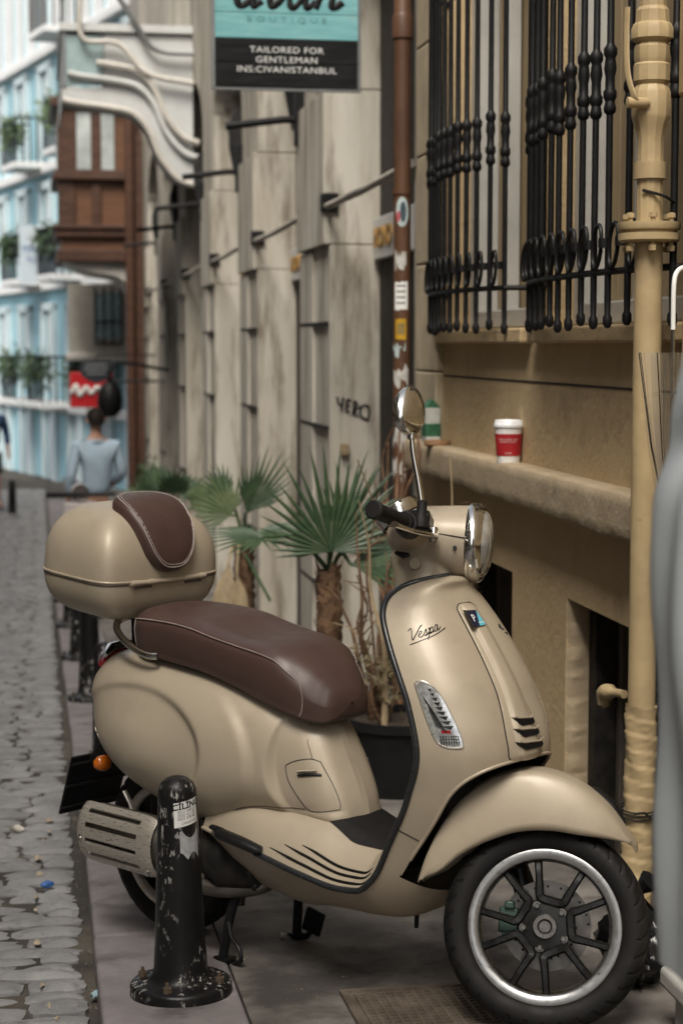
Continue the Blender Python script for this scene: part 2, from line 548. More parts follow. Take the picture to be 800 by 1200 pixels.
# three air slots
for k, zc in enumerate((0.690, 0.666, 0.638)):
    w = 0.030 + 0.005 * k
    m = MB()
    poly = [(-w, zc + 0.0085), (-w * 0.8, zc - 0.004), (-w * 0.5, zc - 0.0105), (w * 0.85, zc - 0.0115), (w, zc - 0.006), (w * 0.9, zc + 0.002), (w * 0.7, zc - 0.001), (w * 0.1, zc + 0.0015), (-w * 0.6, zc + 0.0040)]
    V = [tuple(shield_yz(y, z, 0.0205)) for y, z in poly] + [tuple(shield_yz(y, z, 0.006)) for y, z in poly]
    n = len(poly)
    m.add(V, [tuple(range(n))] + [(i, (i + 1) % n, n + (i + 1) % n, n + i) for i in range(n)])
    m.build('air_slot', BLACKP, horn, smooth=False)
    lip = [tuple(shield_yz(y, z, 0.0200)) for y, z in [(-w * 1.06, zc + 0.0105), (-w * 0.6, zc + 0.0065), (w * 0.1, zc + 0.0045), (w * 0.7, zc + 0.002), (w * 1.06, zc + 0.006)]]
    MB().tube(lip, 0.0024, n=6).build('slot_lip', PAINT, horn)
# badge
q = [(-0.031, 0.932), (0.003, 0.930), (0.011, 0.894), (-0.034, 0.893)]
mb = MB()
def bq(y, z, l=0.0220): return tuple(shield_yz(y, z, l))
V = [bq(y, z, 0.014) for y, z in q] + [bq(-0.013 + (y + 0.013) * 0.93, 0.912 + (z - 0.912) * 0.93, 0.0214) for y, z in q]
mb.add(V, [(4, 5, 6, 7), (0, 1, 5, 4), (1, 2, 6, 5), (2, 3, 7, 6), (3, 0, 4, 7)])
badge = mb.build('badge', CHROME, scooter, smooth=False)
qi = [(-0.013 + (y + 0.013) * 0.88, 0.912 + (z - 0.912) * 0.88) for y, z in q]
MB().add([bq(*p) for p in qi], [(0, 1, 2, 3)]).build('badge_field', NAVY, badge, smooth=False)
MB().add([bq(p[0], p[1], 0.0226) for p in (qi[1], qi[2], (qi[3][0] * 0.55 + qi[2][0] * 0.45, qi[3][1]))], [(0, 1, 2)]).build('badge_triangle', CYAN, badge, smooth=False)
text_part('badge_letter', 'P', 0.026, lambda x, y, h: bq(-0.0195 + x * 0.85 - y * 0.05, 0.9055 + y * 0.85, 0.0230), MATS['white_print'], badge)
text_part('badge_word', 'PIAGGIO', 0.006, lambda x, y, h: bq(-0.002 + x * 0.85, 0.9005 + y * 0.85, 0.0232), MATS['white_print'], badge)

def ink(name, strokes, mapf, r, m, parent, flat=0.35, n=6):
    """hand-drawn lettering: smooth strokes laid on a surface"""
    mb = MB()
    for st in strokes:
        P = catmull(st, max(6, 7 * len(st)))
        mb.tube([mapf(*p) for p in P], r, n=n)
    return mb.build(name, m, parent)
SCRIPT = [  # cursive word, cap height 1
    [(-0.12, 0.86), (0.02, 1.0), (0.10, 0.82), (0.16, 0.40), (0.24, 0.02), (0.40, 0.34), (0.62, 0.82), (0.80, 0.98)],
    [(0.56, 0.20), (0.74, 0.32), (0.80, 0.48), (0.68, 0.52), (0.60, 0.34), (0.66, 0.10), (0.84, 0.06), (0.98, 0.20)],
    [(0.98, 0.20), (1.12, 0.52), (1.18, 0.28), (1.16, 0.08), (1.02, 0.06), (1.20, 0.06), (1.36, 0.20)],
    [(1.34, 0.44), (1.42, 0.50), (1.38, 0.10), (1.30, -0.36), (1.40, 0.10), (1.52, 0.46), (1.68, 0.46), (1.68, 0.18), (1.52, 0.06), (1.44, 0.14), (1.70, 0.10), (1.84, 0.16)],
    [(2.16, 0.44), (2.00, 0.52), (1.86, 0.34), (1.88, 0.10), (2.02, 0.08), (2.16, 0.44), (2.14, 0.12), (2.24, 0.04), (2.42, 0.22)],
    [(0.12, -0.30), (0.9, -0.22), (1.8, -0.20), (2.9, -0.06)],
]
def vmap(x, y, h=0.0):
    # the word climbs from the shield's edge towards its middle
    return tuple(on_shell(1.247 + 0.0090 * x + 0.031 * y, -0.885 + 0.128 * x + 0.040 * y, 0.0012))
ink('script_lettering', SCRIPT, vmap, 0.0012, BLACKINK, leg_shield)
ink('maker_mark', [[(0, 0), (0.3, 0.6), (0.5, 0.1)], [(0.6, 0.3), (0.9, 0.4)], [(1.0, 0.1), (1.3, 0.3), (1.5, 0.2)]], lambda x, y: tuple(shield_yz(0.080 + x * 0.016, 0.880 - x * 0.014 + y * 0.02, 0.001)), 0.0018, BLACKINK, leg_shield)

# --- steering: everything that turns with the handlebar
A0 = Vector((1.348, 0, 0.228))
KX = Vector((-math.sin(R(24)), 0, math.cos(R(24))))
STEER = Matrix.Translation(A0) @ Matrix.Rotation(R(37), 4, KX) @ Matrix.Translation(-A0)
def SM(): return MB(STEER)

# fender
FP = np.array([[1.062, 0.316, 0.048], [1.078, 0.370, 0.066], [1.106, 0.436, 0.078], [1.150, 0.502, 0.086], [1.215, 0.553, 0.091], [1.30, 0.577, 0.092], [1.39, 0.561, 0.086], [1.466, 0.511, 0.072], [1.517, 0.452, 0.050], [1.538, 0.421, 0.020]])
fu = np.linspace(0, 1, 70)
fc = catmull(FP, 70)
low = catmull(np.array([[1.070, 0.314, 0], [1.110, 0.332, 0], [1.155, 0.372, 0], [1.215, 0.407, 0], [1.28, 0.432, 0], [1.35, 0.440, 0], [1.42, 0.435, 0], [1.475, 0.432, 0], [1.515, 0.427, 0], [1.539, 0.420, 0]]), 70)
P = []
for i in range(70):
    x, z, w = fc[i]; lx, lz, _ = low[i]
    row = []
    for a in np.linspace(-1, 1, 41):
        aa = abs(a)
        # crown, shoulder, then the skirt that hangs down to the lower edge
        if aa < 0.55:
            k = aa / 0.55
            y = w * 0.80 * k; d = 0.016 * k**2.2; fx = 0
        else:
            k = (aa - 0.55) / 0.45
            y = w * (0.80 + 0.20 * math.sin(k * math.pi / 2) ** 0.7); d = 0.016; fx = k
        pz = z - d; pxx = x
        if fx:
            e = fx**1.15
            pxx = x + (lx - x) * e; pz = (z - d) + (lz - (z - d)) * e
            y *= 1 - 0.06 * fx**3
        row.append((pxx, math.copysign(y, a) if a else 0, pz))
    P.append(row)
m = SM(); m.grid(P)
fender = m.build('front_fender', PAINT, scooter, ang=60)
so = fender.modifiers.new('solid', 'SOLIDIFY'); so.thickness = 0.004; so.offset = -1
ftr = [0.0004 + 0.0020 * math.sin(math.pi * i / 69) ** 0.4 for i in range(70)]
m = SM(); m.tube([P[i][0] for i in range(70)] , ftr, n=6); m.build('fender_edge', PAINT, fender)
m = SM(); m.tube([P[i][40] for i in range(70)] , ftr, n=6); m.build('fender_edge', PAINT, fender)
# black vent cap on the far shoulder of the fender
m = SM(); m.tube([(1.40, 0.070, 0.548), (1.44, 0.068, 0.535), (1.48, 0.058, 0.505), (1.51, 0.045, 0.470)], [0.006, 0.020, 0.020, 0.006], n=12, flat=0.6)
m.build('fender_cap', BLACKP, fender)

# wheels
TY = [(0.160, -0.036), (0.169, -0.044), (0.176, -0.052), (0.190, -0.0565), (0.205, -0.0555), (0.216, -0.049), (0.2235, -0.037), (0.2275, -0.020), (0.229, -0.006)]
def tyre_profile(k=1.0):
    p = []
    ctrl = np.array(TY)
    c = catmull(ctrl, 26)
    c = [(r * k, y) for r, y in c]
    return c + [(r, -y) for r, y in reversed(c)]
def tyre_mod(a, j, r, h):
    # slanting tread grooves
    rr = r
    if rr < 0.203: return 0.0
    w = abs(h)
    ph = a * 34 / (2 * math.pi) + (w * 26 if h < 0 else w * 26 + 0.5)
    f = ph - math.floor(ph)
    g = 1 if f < 0.20 else 0
    c = 1 if abs(w - 0.012) < 0.0018 else 0
    return -0.0052 * max(g * (w > 0.010), c)
def build_wheel(name, tf, cx, cz, k=1.0, yoff=0.0, front=True):
    T = tf @ Matrix.Translation((cx, yoff, cz))
    w = empty(name, parent=scooter)
    def B(): return MB(T)
    m = B(); m.lathe(tyre_profile(k), n=420, axis='Y', mod=tyre_mod); m.build('tyre', RUBBER, w, ang=30)
    # bright machined lip and dark barrel
    for sg in (-1, 1):
        m = B(); m.lathe([(0.1460, sg * 0.030), (0.1475, sg * 0.0435), (0.151, sg * 0.0470), (0.166, sg * 0.049), (0.1695, sg * 0.0475), (0.170, sg * 0.042)], n=120, axis='Y')
        m.build('rim', ALU if front else STEEL, w, ang=60)
    m = B(); m.lathe([(0.1460, -0.034), (0.143, -0.020), (0.141, 0), (0.143, 0.02), (0.146, 0.034)], n=96, axis='Y'); m.build('rim_barrel', GUN, w)
    # hub
    m = B(); m.lathe([(0.0, -0.034), (0.0125, -0.034), (0.0125, -0.031)], n=32, axis='Y'); m.build('axle_nut', HUBM, w)
    m = B(); m.lathe([(0.0135, -0.0305), (0.017, -0.036), (0.0255, -0.036), (0.027, -0.033), (0.0275, -0.026)], n=40, axis='Y'); m.build('hub_cap', HUBM, w)
    m = B(); m.lathe([(0.026, -0.026), (0.050, -0.024), (0.060, -0.014), (0.056, 0.02), (0.0, 0.03)], n=60, axis='Y'); m.build('hub', GUN, w)
    th0 = 79 if front else 30
    for q in range(5):
        thc = R(th0 + 72 * q)
        ab = thc + R(36)
        m = B(); m.lathe([(0.0, -0.0325), (0.0050, -0.0325), (0.0062, -0.031), (0.0062, -0.024), (0.0098, -0.024), (0.0105, -0.0225), (0.0105, -0.018)], n=14, axis='Y', origin=(0.048 * math.cos(ab), 0, 0.048 * math.sin(ab)))
        m.build('wheel_bolt', HUBM, w)
        # a pair of spokes joined by a rounded yoke
        pts = []
        for a, r in ((-20.5, 0.1475), (-21, 0.118), (-22.5, 0.085), (-24, 0.068), (-17, 0.060), (0, 0.057)):
            pts.append((a, r))
        pts = pts + [(-a, r) for a, r in reversed(pts[:-1])]
        path = catmull([(r * math.cos(thc + R(a)), r * math.sin(thc + R(a))) for a, r in pts], 60)
        P = []
        for i in range(60):
            d = path[min(i + 1, 59)] - path[max(i - 1, 0)]; d /= np.linalg.norm(d)
            nn = np.array([-d[1], d[0]])
            r = np.linalg.norm(path[i])
            hwid = 0.0084 + 0.0022 * np.clip((0.10 - r) / 0.04, 0, 1)
            yf = -0.0335 + 0.006 * np.clip((r - 0.12) / 0.03, 0, 1) + 0.004 * np.clip((0.07 - r) / 0.02, 0, 1)
            yb = yf + 0.022
            row = [(-1.0, yb), (-1.0, yf + 0.006), (-0.55, yf), (0.55, yf), (1.0, yf + 0.006), (1.0, yb)]
            P.append([(path[i][0] + nn[0] * k2 * hwid, y, path[i][1] + nn[1] * k2 * hwid) for k2, y in row])
        m = B(); m.grid(P, cv=True); m.build('spoke_pair', GUN, w, ang=25)
    # disc with holes suggested by real drilled studs
    m = B(); m.lathe([(0.052, 0.034), (0.100, 0.034), (0.100, 0.038), (0.052, 0.038), (0.052, 0.034)], n=80, axis='Y'); m.build('brake_disc', DISC, w, ang=30)
    for q in range(30):
        a = q * 2.399; r = 0.066 + 0.028 * ((q * 0.618) % 1)
        m = B(); m.lathe([(0.0, 0.0335), (0.0032, 0.0335), (0.0032, 0.036)], n=8, axis='Y', origin=(r * math.cos(a), 0, r * math.sin(a))); m.build('disc_hole', DARK, w)
    return w
wheel = build_wheel('front_wheel', STEER, 1.348, 0.228)
m = SM()
m.box(1.24, 1.285, 0.022, 0.058, 0.205, 0.262)
m.box(1.252, 1.275, 0.012, 0.064, 0.258, 0.276)
m.box(1.250, 1.278, 0.010, 0.050, 0.192, 0.208)
m.build('brake_caliper', mat('caliper_green_grey', (0.05, 0.085, 0.07), rough=0.4, metal=0.3), wheel, bevel=0.004)
m = SM(); m.tube([(1.30, 0.05, 0.24), (1.27, 0.075, 0.34), (1.21, 0.08, 0.50)], 0.012, n=10); m.tube([(1.348, 0.0, 0.228), (1.348, 0.07, 0.228), (1.30, 0.085, 0.30), (1.235, 0.07, 0.44), (1.20, 0.0, 0.56)], [0.014, 0.018, 0.02, 0.022, 0.024], n=12)
m.tube([(1.305, 0.062, 0.24), (1.262, 0.070, 0.40)], 0.022, n=14)
m.build('fork', BLACKP, scooter)
build_wheel('rear_wheel', Matrix.Identity(4), 0.09, 0.236, k=1.03, yoff=0.0, front=False)

# headset: pod, neck and bar stubs fused into one casting
m = SM()
def ell_loft(m, st, axis, n=36):
    P = []
    for row in st:
        c, (ra, rb), e = row[0], row[1], (row[2] if len(row) > 2 else 2.0)
        ring = []
        for k in range(n):
            a = 2 * math.pi * k / n
            ca, sa = math.cos(a), math.sin(a)
            p = math.copysign(abs(ca) ** (2 / e), ca) * ra; q = math.copysign(abs(sa) ** (2 / e), sa) * rb
            ring.append({'X': (c[0], c[1] + p, c[2] + q), 'Y': (c[0] + p, c[1], c[2] + q), 'Z': (c[0] + p, c[1] + q, c[2])}[axis])
        P.append(ring)
    o = len(m.v)
    m.grid(P, cv=True)
    m.f.append(tuple(range(o, o + n))); m.mi.append(m.cur)
    k = o + (len(P) - 1) * n
    m.f.append(tuple(range(k, k + n))); m.mi.append(m.cur)
ell_loft(m, [((0.925, 0, 1.098), (0.03, 0.02)), ((0.938, 0, 1.098), (0.052, 0.040)), ((0.965, 0, 1.097), (0.072, 0.058)), ((1.00, 0, 1.094), (0.083, 0.074)), ((1.06, 0, 1.090), (0.088, 0.082)), ((1.124, 0, 1.087), (0.0895, 0.0885))], 'X')
ell_loft(m, [((1.02, 0, 0.925), (0.072, 0.066)), ((1.022, 0, 0.96), (0.070, 0.062)), ((1.018, 0, 1.0), (0.072, 0.058)), ((1.012, 0, 1.05), (0.080, 0.062))], 'Z')
ell_loft(m, [((0.995, -0.205, 1.092), (0.021, 0.021)), ((0.995, -0.17, 1.092), (0.027, 0.026)), ((0.99, -0.11, 1.094), (0.040, 0.036)), ((0.985, 0, 1.098), (0.058, 0.054)), ((0.99, 0.11, 1.094), (0.040, 0.036)), ((0.995, 0.17, 1.092), (0.027, 0.026)), ((0.995, 0.205, 1.092), (0.021, 0.021))], 'Y')
headset = m.build('headset', PAINT, scooter)
rm = headset.modifiers.new('fuse', 'REMESH'); rm.mode = 'VOXEL'; rm.voxel_size = 0.0045; rm.use_smooth_shade = True
sm = headset.modifiers.new('soften', 'SMOOTH'); sm.factor = 0.5; sm.iterations = 9
# headlight ring and lens
m = SM(); m.lathe([(0.090, 1.116), (0.0935, 1.120), (0.0945, 1.130), (0.092, 1.145), (0.084, 1.154), (0.0795, 1.153)], n=64, axis='X', origin=(0, 0, 1.087)); m.build('headlight_ring', CHROME, headset, ang=60)
m = SM(); m.lathe([(0.080, 1.150), (0.072, 1.160), (0.055, 1.168), (0.03, 1.173), (0.0, 1.175)], n=48, axis='X', origin=(0, 0, 1.087)); m.build('headlight_lens', mat('headlight_glass', (0.55, 0.56, 0.55), rough=0.06, metal=0.55, var=0.3, scale=30, coat=1.0), headset, ang=80)
# seam round the pod, small side hole, round blanking plug
m = SM()
m.tube([(0.93 + 0.19 * k, -(0.071 + 0.0195 * math.sin(k * 1.45)), 1.105 - 0.022 * k) for k in np.linspace(0, 1, 18)], 0.0014, n=6); m.build('seam', SEAMM, headset)
m = SM(); m.lathe([(0, 0), (0.0048, 0), (0.0048, 0.01)], n=14, axis='Y', origin=(1.095, -0.0885, 1.060)); m.build('side_hole', BLACKP, headset)
m = SM(); m.lathe([(0, -0.001), (0.0135, -0.001), (0.0145, 0.001), (0.0145, 0.012)], n=24, axis='Y', origin=(1.003, -0.0655, 1.022)); m.build('blanking_plug', PAINT, headset)
m = SM(); m.tube([(0.955, -0.064, 1.045), (0.975, -0.074, 1.038), (0.99, -0.075, 1.04)], [0.004, 0.008, 0.004], n=10); m.build('key_tab', BLACKP, headset)
# dashboard with chrome bezel
Tdash = STEER @ Matrix.Translation((0.945, 0, 1.150)) @ Matrix.Rotation(R(-38), 4, 'Y')
m = MB(Tdash); m.lathe([(0.056, -0.02), (0.060, 0.0), (0.058, 0.010), (0.050, 0.012)], n=40); m.build('dash_bezel', CHROME, headset)
m = MB(Tdash); m.lathe([(0.052, 0.008), (0.03, 0.0095), (0.0, 0.010)], n=32); m.build('dash_glass', TRIM, headset)
# grips, levers, mirror
for sg in (-1, 1):
    g = SM()
    d = lambda f, dz=0.0: (0.995 - 0.052 * f, sg * (0.20 + 0.135 * f), 1.092 + 0.002 * f + dz)
    g.tube([d(f) for f in np.linspace(0.10, 0.95, 30)], [0.0172 + 0.0012 * (i % 2) for i in range(30)], n=18)
    g.tube([d(0.02), d(0.10)], [0.023, 0.0225], n=18)
    g.tube([d(0.93), d(0.96), d(1.02), d(1.04)], [0.019, 0.0215, 0.0215, 0.018], n=18)
    g.build('handle_grip', RUBBER, headset)
    sw = SM()
    sw.tube([(0.995, sg * 0.145, 1.094), (0.996, sg * 0.175, 1.094), (0.996, sg * 0.200, 1.093), (0.996, sg * 0.207, 1.093)], [0.031, 0.032, 0.028, 0.024], n=18)
    sw.build('switch_housing', BLACKP, headset)
    rv = SM(); rv.box(1.000, 1.046, min(sg * 0.105, sg * 0.190), max(sg * 0.105, sg * 0.190), 1.088, 1.122); rv.build('brake_reservoir', BLACKP, headset, bevel=0.007, bseg=3)
    rl = SM(); rl.box(1.003, 1.043, min(sg * 0.112, sg * 0.183), max(sg * 0.112, sg * 0.183), 1.122, 1.127); rl.build('reservoir_lid', TRIM, headset, bevel=0.003)
    lv = SM()
    lv.tube(catmull([(1.046, sg * 0.118, 1.082), (1.058, sg * 0.160, 1.074), (1.052, sg * 0.215, 1.066), (1.024, sg * 0.275, 1.062), (0.998, sg * 0.320, 1.063), (0.990, sg * 0.338, 1.064)], 26), [0.010] * 3 + [0.0075] * 17 + [0.0078] * 3 + [0.0098] * 3, n=12, flat=0.75)
    lv.build('brake_lever', CHROME, headset)
    pv = SM(); pv.lathe([(0, 0.014), (0.009, 0.013), (0.0125, 0.006), (0.0125, -0.012), (0.009, -0.02)], n=18, origin=(1.048, sg * 0.122, 1.086)); pv.build('lever_pivot', CHROME, headset)
    bt = SM(); bt.lathe([(0.019, -0.012), (0.018, 0.006), (0.0125, 0.022), (0.0115, 0.046), (0.008, 0.05)], n=18, origin=(1.026, sg * 0.185, 1.098)); bt.build('mirror_boot', RUBBER, headset)
    ms = SM()
    if sg < 0: stem = [(1.026, -0.185, 1.135), (1.014, -0.187, 1.19), (0.998, -0.192, 1.255), (0.992, -0.196, 1.296)]
    else: stem = [(1.026, 0.185, 1.135), (1.02, 0.19, 1.16), (1.00, 0.20, 1.165), (0.985, 0.21, 1.158)]
    ms.tube(catmull(stem, 18), np.linspace(0.0078, 0.0056, 18), n=12)
    e_ = stem[-1]
    ms.lathe([(0.0, -0.012), (0.0085, -0.010), (0.0095, 0), (0.0085, 0.012), (0, 0.014)], n=14, origin=e_)
    ms.build('mirror_stem', CHROME, headset)
    if sg < 0: Tm = STEER @ Matrix.Translation((0.985, -0.205, 1.352)) @ Matrix.Rotation(R(-38), 4, 'Z') @ Matrix.Rotation(R(-6), 4, 'Y') @ Matrix.Rotation(R(-14), 4, 'X')
    else: Tm = STEER @ Matrix.Translation((0.962, 0.215, 1.150)) @ Matrix.Rotation(R(25), 4, 'Z') @ Matrix.Rotation(R(-48), 4, 'Y')
    mh = MB(Tm)
    prof = [(0.0, 0.024), (0.018, 0.0225), (0.034, 0.017), (0.046, 0.007), (0.0505, -0.003), (0.049, -0.008)]
    def mrim(a, r): return (r * 0.92 * math.cos(a) * (1 - 0.16 * math.sin(a)) , r * 1.20 * math.sin(a))
    P = []
    for k in range(48):
        a = 2 * math.pi * k / 48
        P.append([(h, *mrim(a, r)) for r, h in prof])
    mh.grid(P, cu=True); mh.build('mirror_shell', CHROME, headset, ang=60)
    mg = MB(Tm)
    P = [[(-0.0075, *mrim(a, r)) for r in (0.0485, 0.02, 0.0005)] for a in np.linspace(0, 2 * math.pi, 48, endpoint=False)]
    mg.grid(P, cu=True); mg.build('mirror_glass', mat('mirror_glass', (0.75, 0.76, 0.77), rough=0.02, metal=1.0, var=0.01), headset)

# --- rear body
RBX = np.array([-0.135, -0.128, -0.105, -0.06, 0.0, 0.08, 0.16, 0.25, 0.34, 0.42, 0.50, 0.57, 0.63, 0.69, 0.745, 0.778, 0.798, 0.808])
RBT = np.array([0.700, 0.725, 0.745, 0.762, 0.772, 0.778, 0.778, 0.772, 0.765, 0.755, 0.740, 0.720, 0.700, 0.675, 0.652, 0.64, 0.63, 0.62])
RBB = np.array([0.610, 0.575, 0.530, 0.480, 0.440, 0.400, 0.372, 0.348, 0.335, 0.332, 0.352, 0.372, 0.380, 0.378, 0.372, 0.366, 0.364, 0.362])
RBW = np.array([0.030, 0.062, 0.100, 0.142, 0.175, 0.200, 0.212, 0.216, 0.212, 0.202, 0.185, 0.165, 0.148, 0.134, 0.120, 0.100, 0.070, 0.012])
RBZ = np.array([0.655, 0.648, 0.635, 0.61, 0.585, 0.565, 0.553, 0.546, 0.54, 0.535, 0.53, 0.52, 0.50, 0.49, 0.48, 0.47, 0.47, 0.47])
_rx = np.linspace(-0.135, 0.808, 2000)
_rt = [pchip(RBX, q, _rx) for q in (RBT, RBB, RBW, RBZ)]
def rb_section(x):
    return [float(np.interp(x, _rx, q)) for q in _rt]
def rb_disp(x, z):
    # raised lens of the engine cowl and the scooped front column
    e = math.sqrt(((x - 0.125) / 0.312) ** 2 + ((z - 0.535 - 0.05 * (x - 0.13)) / 0.172) ** 2)
    fade = float(sstep(0.345, 0.43, z)) * (0.35 + 0.65 * float(sstep(-0.02, 0.14, x)))
    d = fade * (-0.026 * float(sstep(1.03, 0.885, e)) + 0.025 * float(sstep(0.93, 0.20, e)))
    e2 = math.sqrt(((x - 0.175) / 0.405) ** 2 + ((z - 0.53) / 0.250) ** 2)
    d += 0.014 * float(sstep(1.02, 0.94, e2)) * float(sstep(0.36, 0.44, z))
    c = math.hypot((x - 0.795) / 1.0, (z - 0.525) / 1.05)
    d -= 0.022 * float(sstep(0.186, 0.164, c)) * float(sstep(0.40, 0.43, z))
    return d
def rb_pt(x, phi, off=0.0):
    zt, zb, hw, zw = rb_section(x)
    s_, c_ = math.sin(phi), math.cos(phi)
    ny = math.copysign(abs(s_) ** 0.80, s_)
    if c_ >= 0: z = zw + (zt - zw) * c_ ** 0.80
    else: z = zw - (zw - zb) * abs(c_) ** 0.95
    d = rb_disp(x, z) * min(1, abs(ny) ** 3)
    lower = max(0.0, (zw - z) / max(1e-4, zw - zb))
    y = ny * (hw + d * min(1, hw / 0.10) + off)
    # the column leans back under the nose of the seat
    k = min(1, max(0, (x - 0.58) / 0.22)); u_ = min(1, max(0, (z - 0.41) / 0.24))
    return (x - 0.078 * k * k * (3 - 2 * k) * u_ * u_ * (3 - 2 * u_), y, z)
xs = np.concatenate([np.linspace(-0.135, -0.10, 10), np.linspace(-0.095, 0.74, 170), np.linspace(0.744, 0.808, 26)])
ph = np.linspace(-R(158), R(158), 131)
P = [[rb_pt(float(x), float(p)) for p in ph] for x in xs]
m = MB(); m.grid(P)
m.f.append(tuple((len(xs) - 1) * 131 + k for k in range(131))); m.mi.append(0)
rear_body = m.build('rear_body', PAINT, scooter, ang=75)
m = MB(); m.tube([P[i][0] for i in range(len(xs))], 0.004, n=6); m.tube([P[i][-1] for i in range(len(xs))], 0.004, n=6); m.build('cowl_edge', PAINT, rear_body)
def rb_side(x, z, off=0.0, sg=-1):
    """point of the flank at x, z"""
    zt, zb, hw, zw = rb_section(x)
    if z >= zw:
        c_ = ((z - zw) / (zt - zw)) ** (1 / 0.80); phi = math.acos(min(1, c_))
    else:
        c_ = ((zw - z) / (zw - zb)) ** (1 / 0.95); phi = math.pi - math.acos(min(1, c_))
    return rb_pt(x, sg * phi, off)
# joint lines: cowl to sill, front panel, storage door
for sg in (-1, 1):
    pts = [rb_side(x, z, 0.0005, sg) for x, z in catmull([(0.452, 0.372), (0.475, 0.392), (0.51, 0.414), (0.56, 0.424), (0.64, 0.427), (0.70, 0.428)], 30)]
    MB().tube(pts, 0.0011, n=6).build('seam', SEAMM, rear_body)
    door = catmull([(0.668, 0.535), (0.70, 0.545), (0.755, 0.552), (0.778, 0.545)], 14).tolist()
    pts = [rb_side(x, z, 0.001, sg) for x, z in door] + [rb_side(x, z, 0.001, sg) for x, z in catmull([(0.778, 0.545), (0.786, 0.50), (0.79, 0.45), (0.788, 0.432)], 10).tolist()[1:]] + [rb_side(x, z, 0.001, sg) for x, z in catmull([(0.788, 0.432), (0.745, 0.426), (0.71, 0.428), (0.69, 0.455), (0.668, 0.495), (0.664, 0.525), (0.668, 0.535)], 24).tolist()[1:-1]]
    MB().tube(pts, 0.0010, n=6, closed=True).build('storage_door_joint', SEAMM, rear_body)
    MB().tube([rb_side(x, z, 0.0015, sg) for x, z in [(0.703, 0.511), (0.725, 0.514), (0.752, 0.516), (0.772, 0.514)]], [0.0035, 0.0052, 0.0052, 0.0035], n=8, flat=0.8).build('door_slot', BLACKP, rear_body)
    MB().tube([rb_side(x, z, 0.0035, sg) for x, z in [(0.706, 0.521), (0.73, 0.5235), (0.765, 0.5245)]], 0.0022, n=6).build('slot_lip', PAINT, rear_body)
    MB().tube([rb_side(x, z, 0.0006, sg) for x, z in [(0.762, 0.552), (0.758, 0.59), (0.757, 0.63)]], 0.0009, n=6).build('seam', SEAMM, rear_body)
ink('cowl_lettering', [[(0, 0.3), (0.2, 0.5), (0.35, 0.1)], [(0.5, 0.3), (0.7, 0.4)], [(0.8, 0.1), (1.0, 0.4), (1.1, 0.15)], [(1.25, 0.2), (1.5, 0.35)]], lambda x, y: rb_side(-0.04 + x * 0.035, 0.562 - x * 0.012 + y * 0.016, 0.001), 0.0014, STEEL, rear_body)
# rubber plug at the sill, passenger footrest
for sg in (-1, 1):
    p0 = on_shell(float(pchip(SHELL[:5, 0], _sl[:5], [0.545])[0]), sg * 0.93)
    MB().lathe([(0, -sg * -0.004), (0.008, -sg * -0.004), (0.010, 0)], n=18, axis='Y', origin=(0.555, sg * 0.150, 0.222)).build('rubber_plug', RUBBER, leg_shield)
    m = MB()
    tf = Matrix.Translation((0.525, sg * 0.180, 0.354)) @ Matrix.Rotation(R(8), 4, 'Y')
    m.tf = tf
    m.tube([(-0.085, 0, -0.001), (-0.05, sg * 0.004, 0.000), (-0.02, sg * 0.012, 0.0)], [0.010, 0.013, 0.014], n=12, flat=0.6)
    m.tube([(-0.045, sg * 0.012, -0.004), (-0.03, sg * 0.016, -0.002), (0.05, sg * 0.022, 0.0), (0.105, sg * 0.018, -0.004), (0.112, sg * 0.014, -0.005)], [0.014, 0.021, 0.021, 0.018, 0.010], n=14, flat=0.62)
    m.build('passenger_footrest', BLACKP, scooter)

# --- seat
SX = np.array([0.055, 0.062, 0.082, 0.112, 0.16, 0.25, 0.34, 0.43, 0.51, 0.58, 0.65, 0.705, 0.745, 0.766, 0.772])
ST_ = np.array([0.855, 0.872, 0.887, 0.898, 0.902, 0.897, 0.884, 0.860, 0.843, 0.835, 0.818, 0.784, 0.742, 0.708, 0.684])
SB_ = np.array([0.800, 0.792, 0.786, 0.780, 0.772, 0.764, 0.754, 0.738, 0.716, 0.692, 0.666, 0.647, 0.640, 0.650, 0.680])
SW_ = np.array([0.010, 0.080, 0.108, 0.130, 0.145, 0.152, 0.154, 0.153, 0.150, 0.146, 0.134, 0.112, 0.084, 0.056, 0.003])
def seat_half(x):
    zt, zb, hw = [float(pchip(SX, q, [x])[0]) for q in (ST_, SB_, SW_)]
    h = zt - zb
    fs = float(np.interp(x, [0.05, 0.3, 0.5, 0.64, 0.73], [0.24, 0.17, 0.12, 0.15, 0.36]))
    dip = 0.020 * math.exp(-((x - 0.46) / 0.11) ** 2)
    return [(0, zt - dip * 0.6), (0.35 * hw, zt - 0.02 * h - dip * 0.4), (0.70 * hw, zt - fs * 0.40 * h), (0.90 * hw, zt - fs * h), (0.99 * hw, zt - (fs + 0.16) * h), (1.0 * hw, zt - 0.62 * h), (0.97 * hw, zt - 0.85 * h), (0.90 * hw, zb), (0.4 * hw, zb - 0.002), (0, zb - 0.002)]
xs = np.concatenate([np.linspace(0.055, 0.09, 10), np.linspace(0.10, 0.70, 64), np.linspace(0.708, 0.772, 22)])
P, ST1, ST2 = [], [], []
for x in xs:
    half = catmull(seat_half(float(x)), 46)
    right = [(float(x), -y, z) for y, z in half]
    left = [(float(x), y, z) for y, z in half[::-1]]
    P.append(left[:-1] + right[:-1])
    k = 17
    ST1.append(right[k]); ST2.append((float(x), -right[k][1], right[k][2]))
m = MB(); m.grid(P, cv=True)
seat = m.build('seat', BROWN, scooter, ang=70)
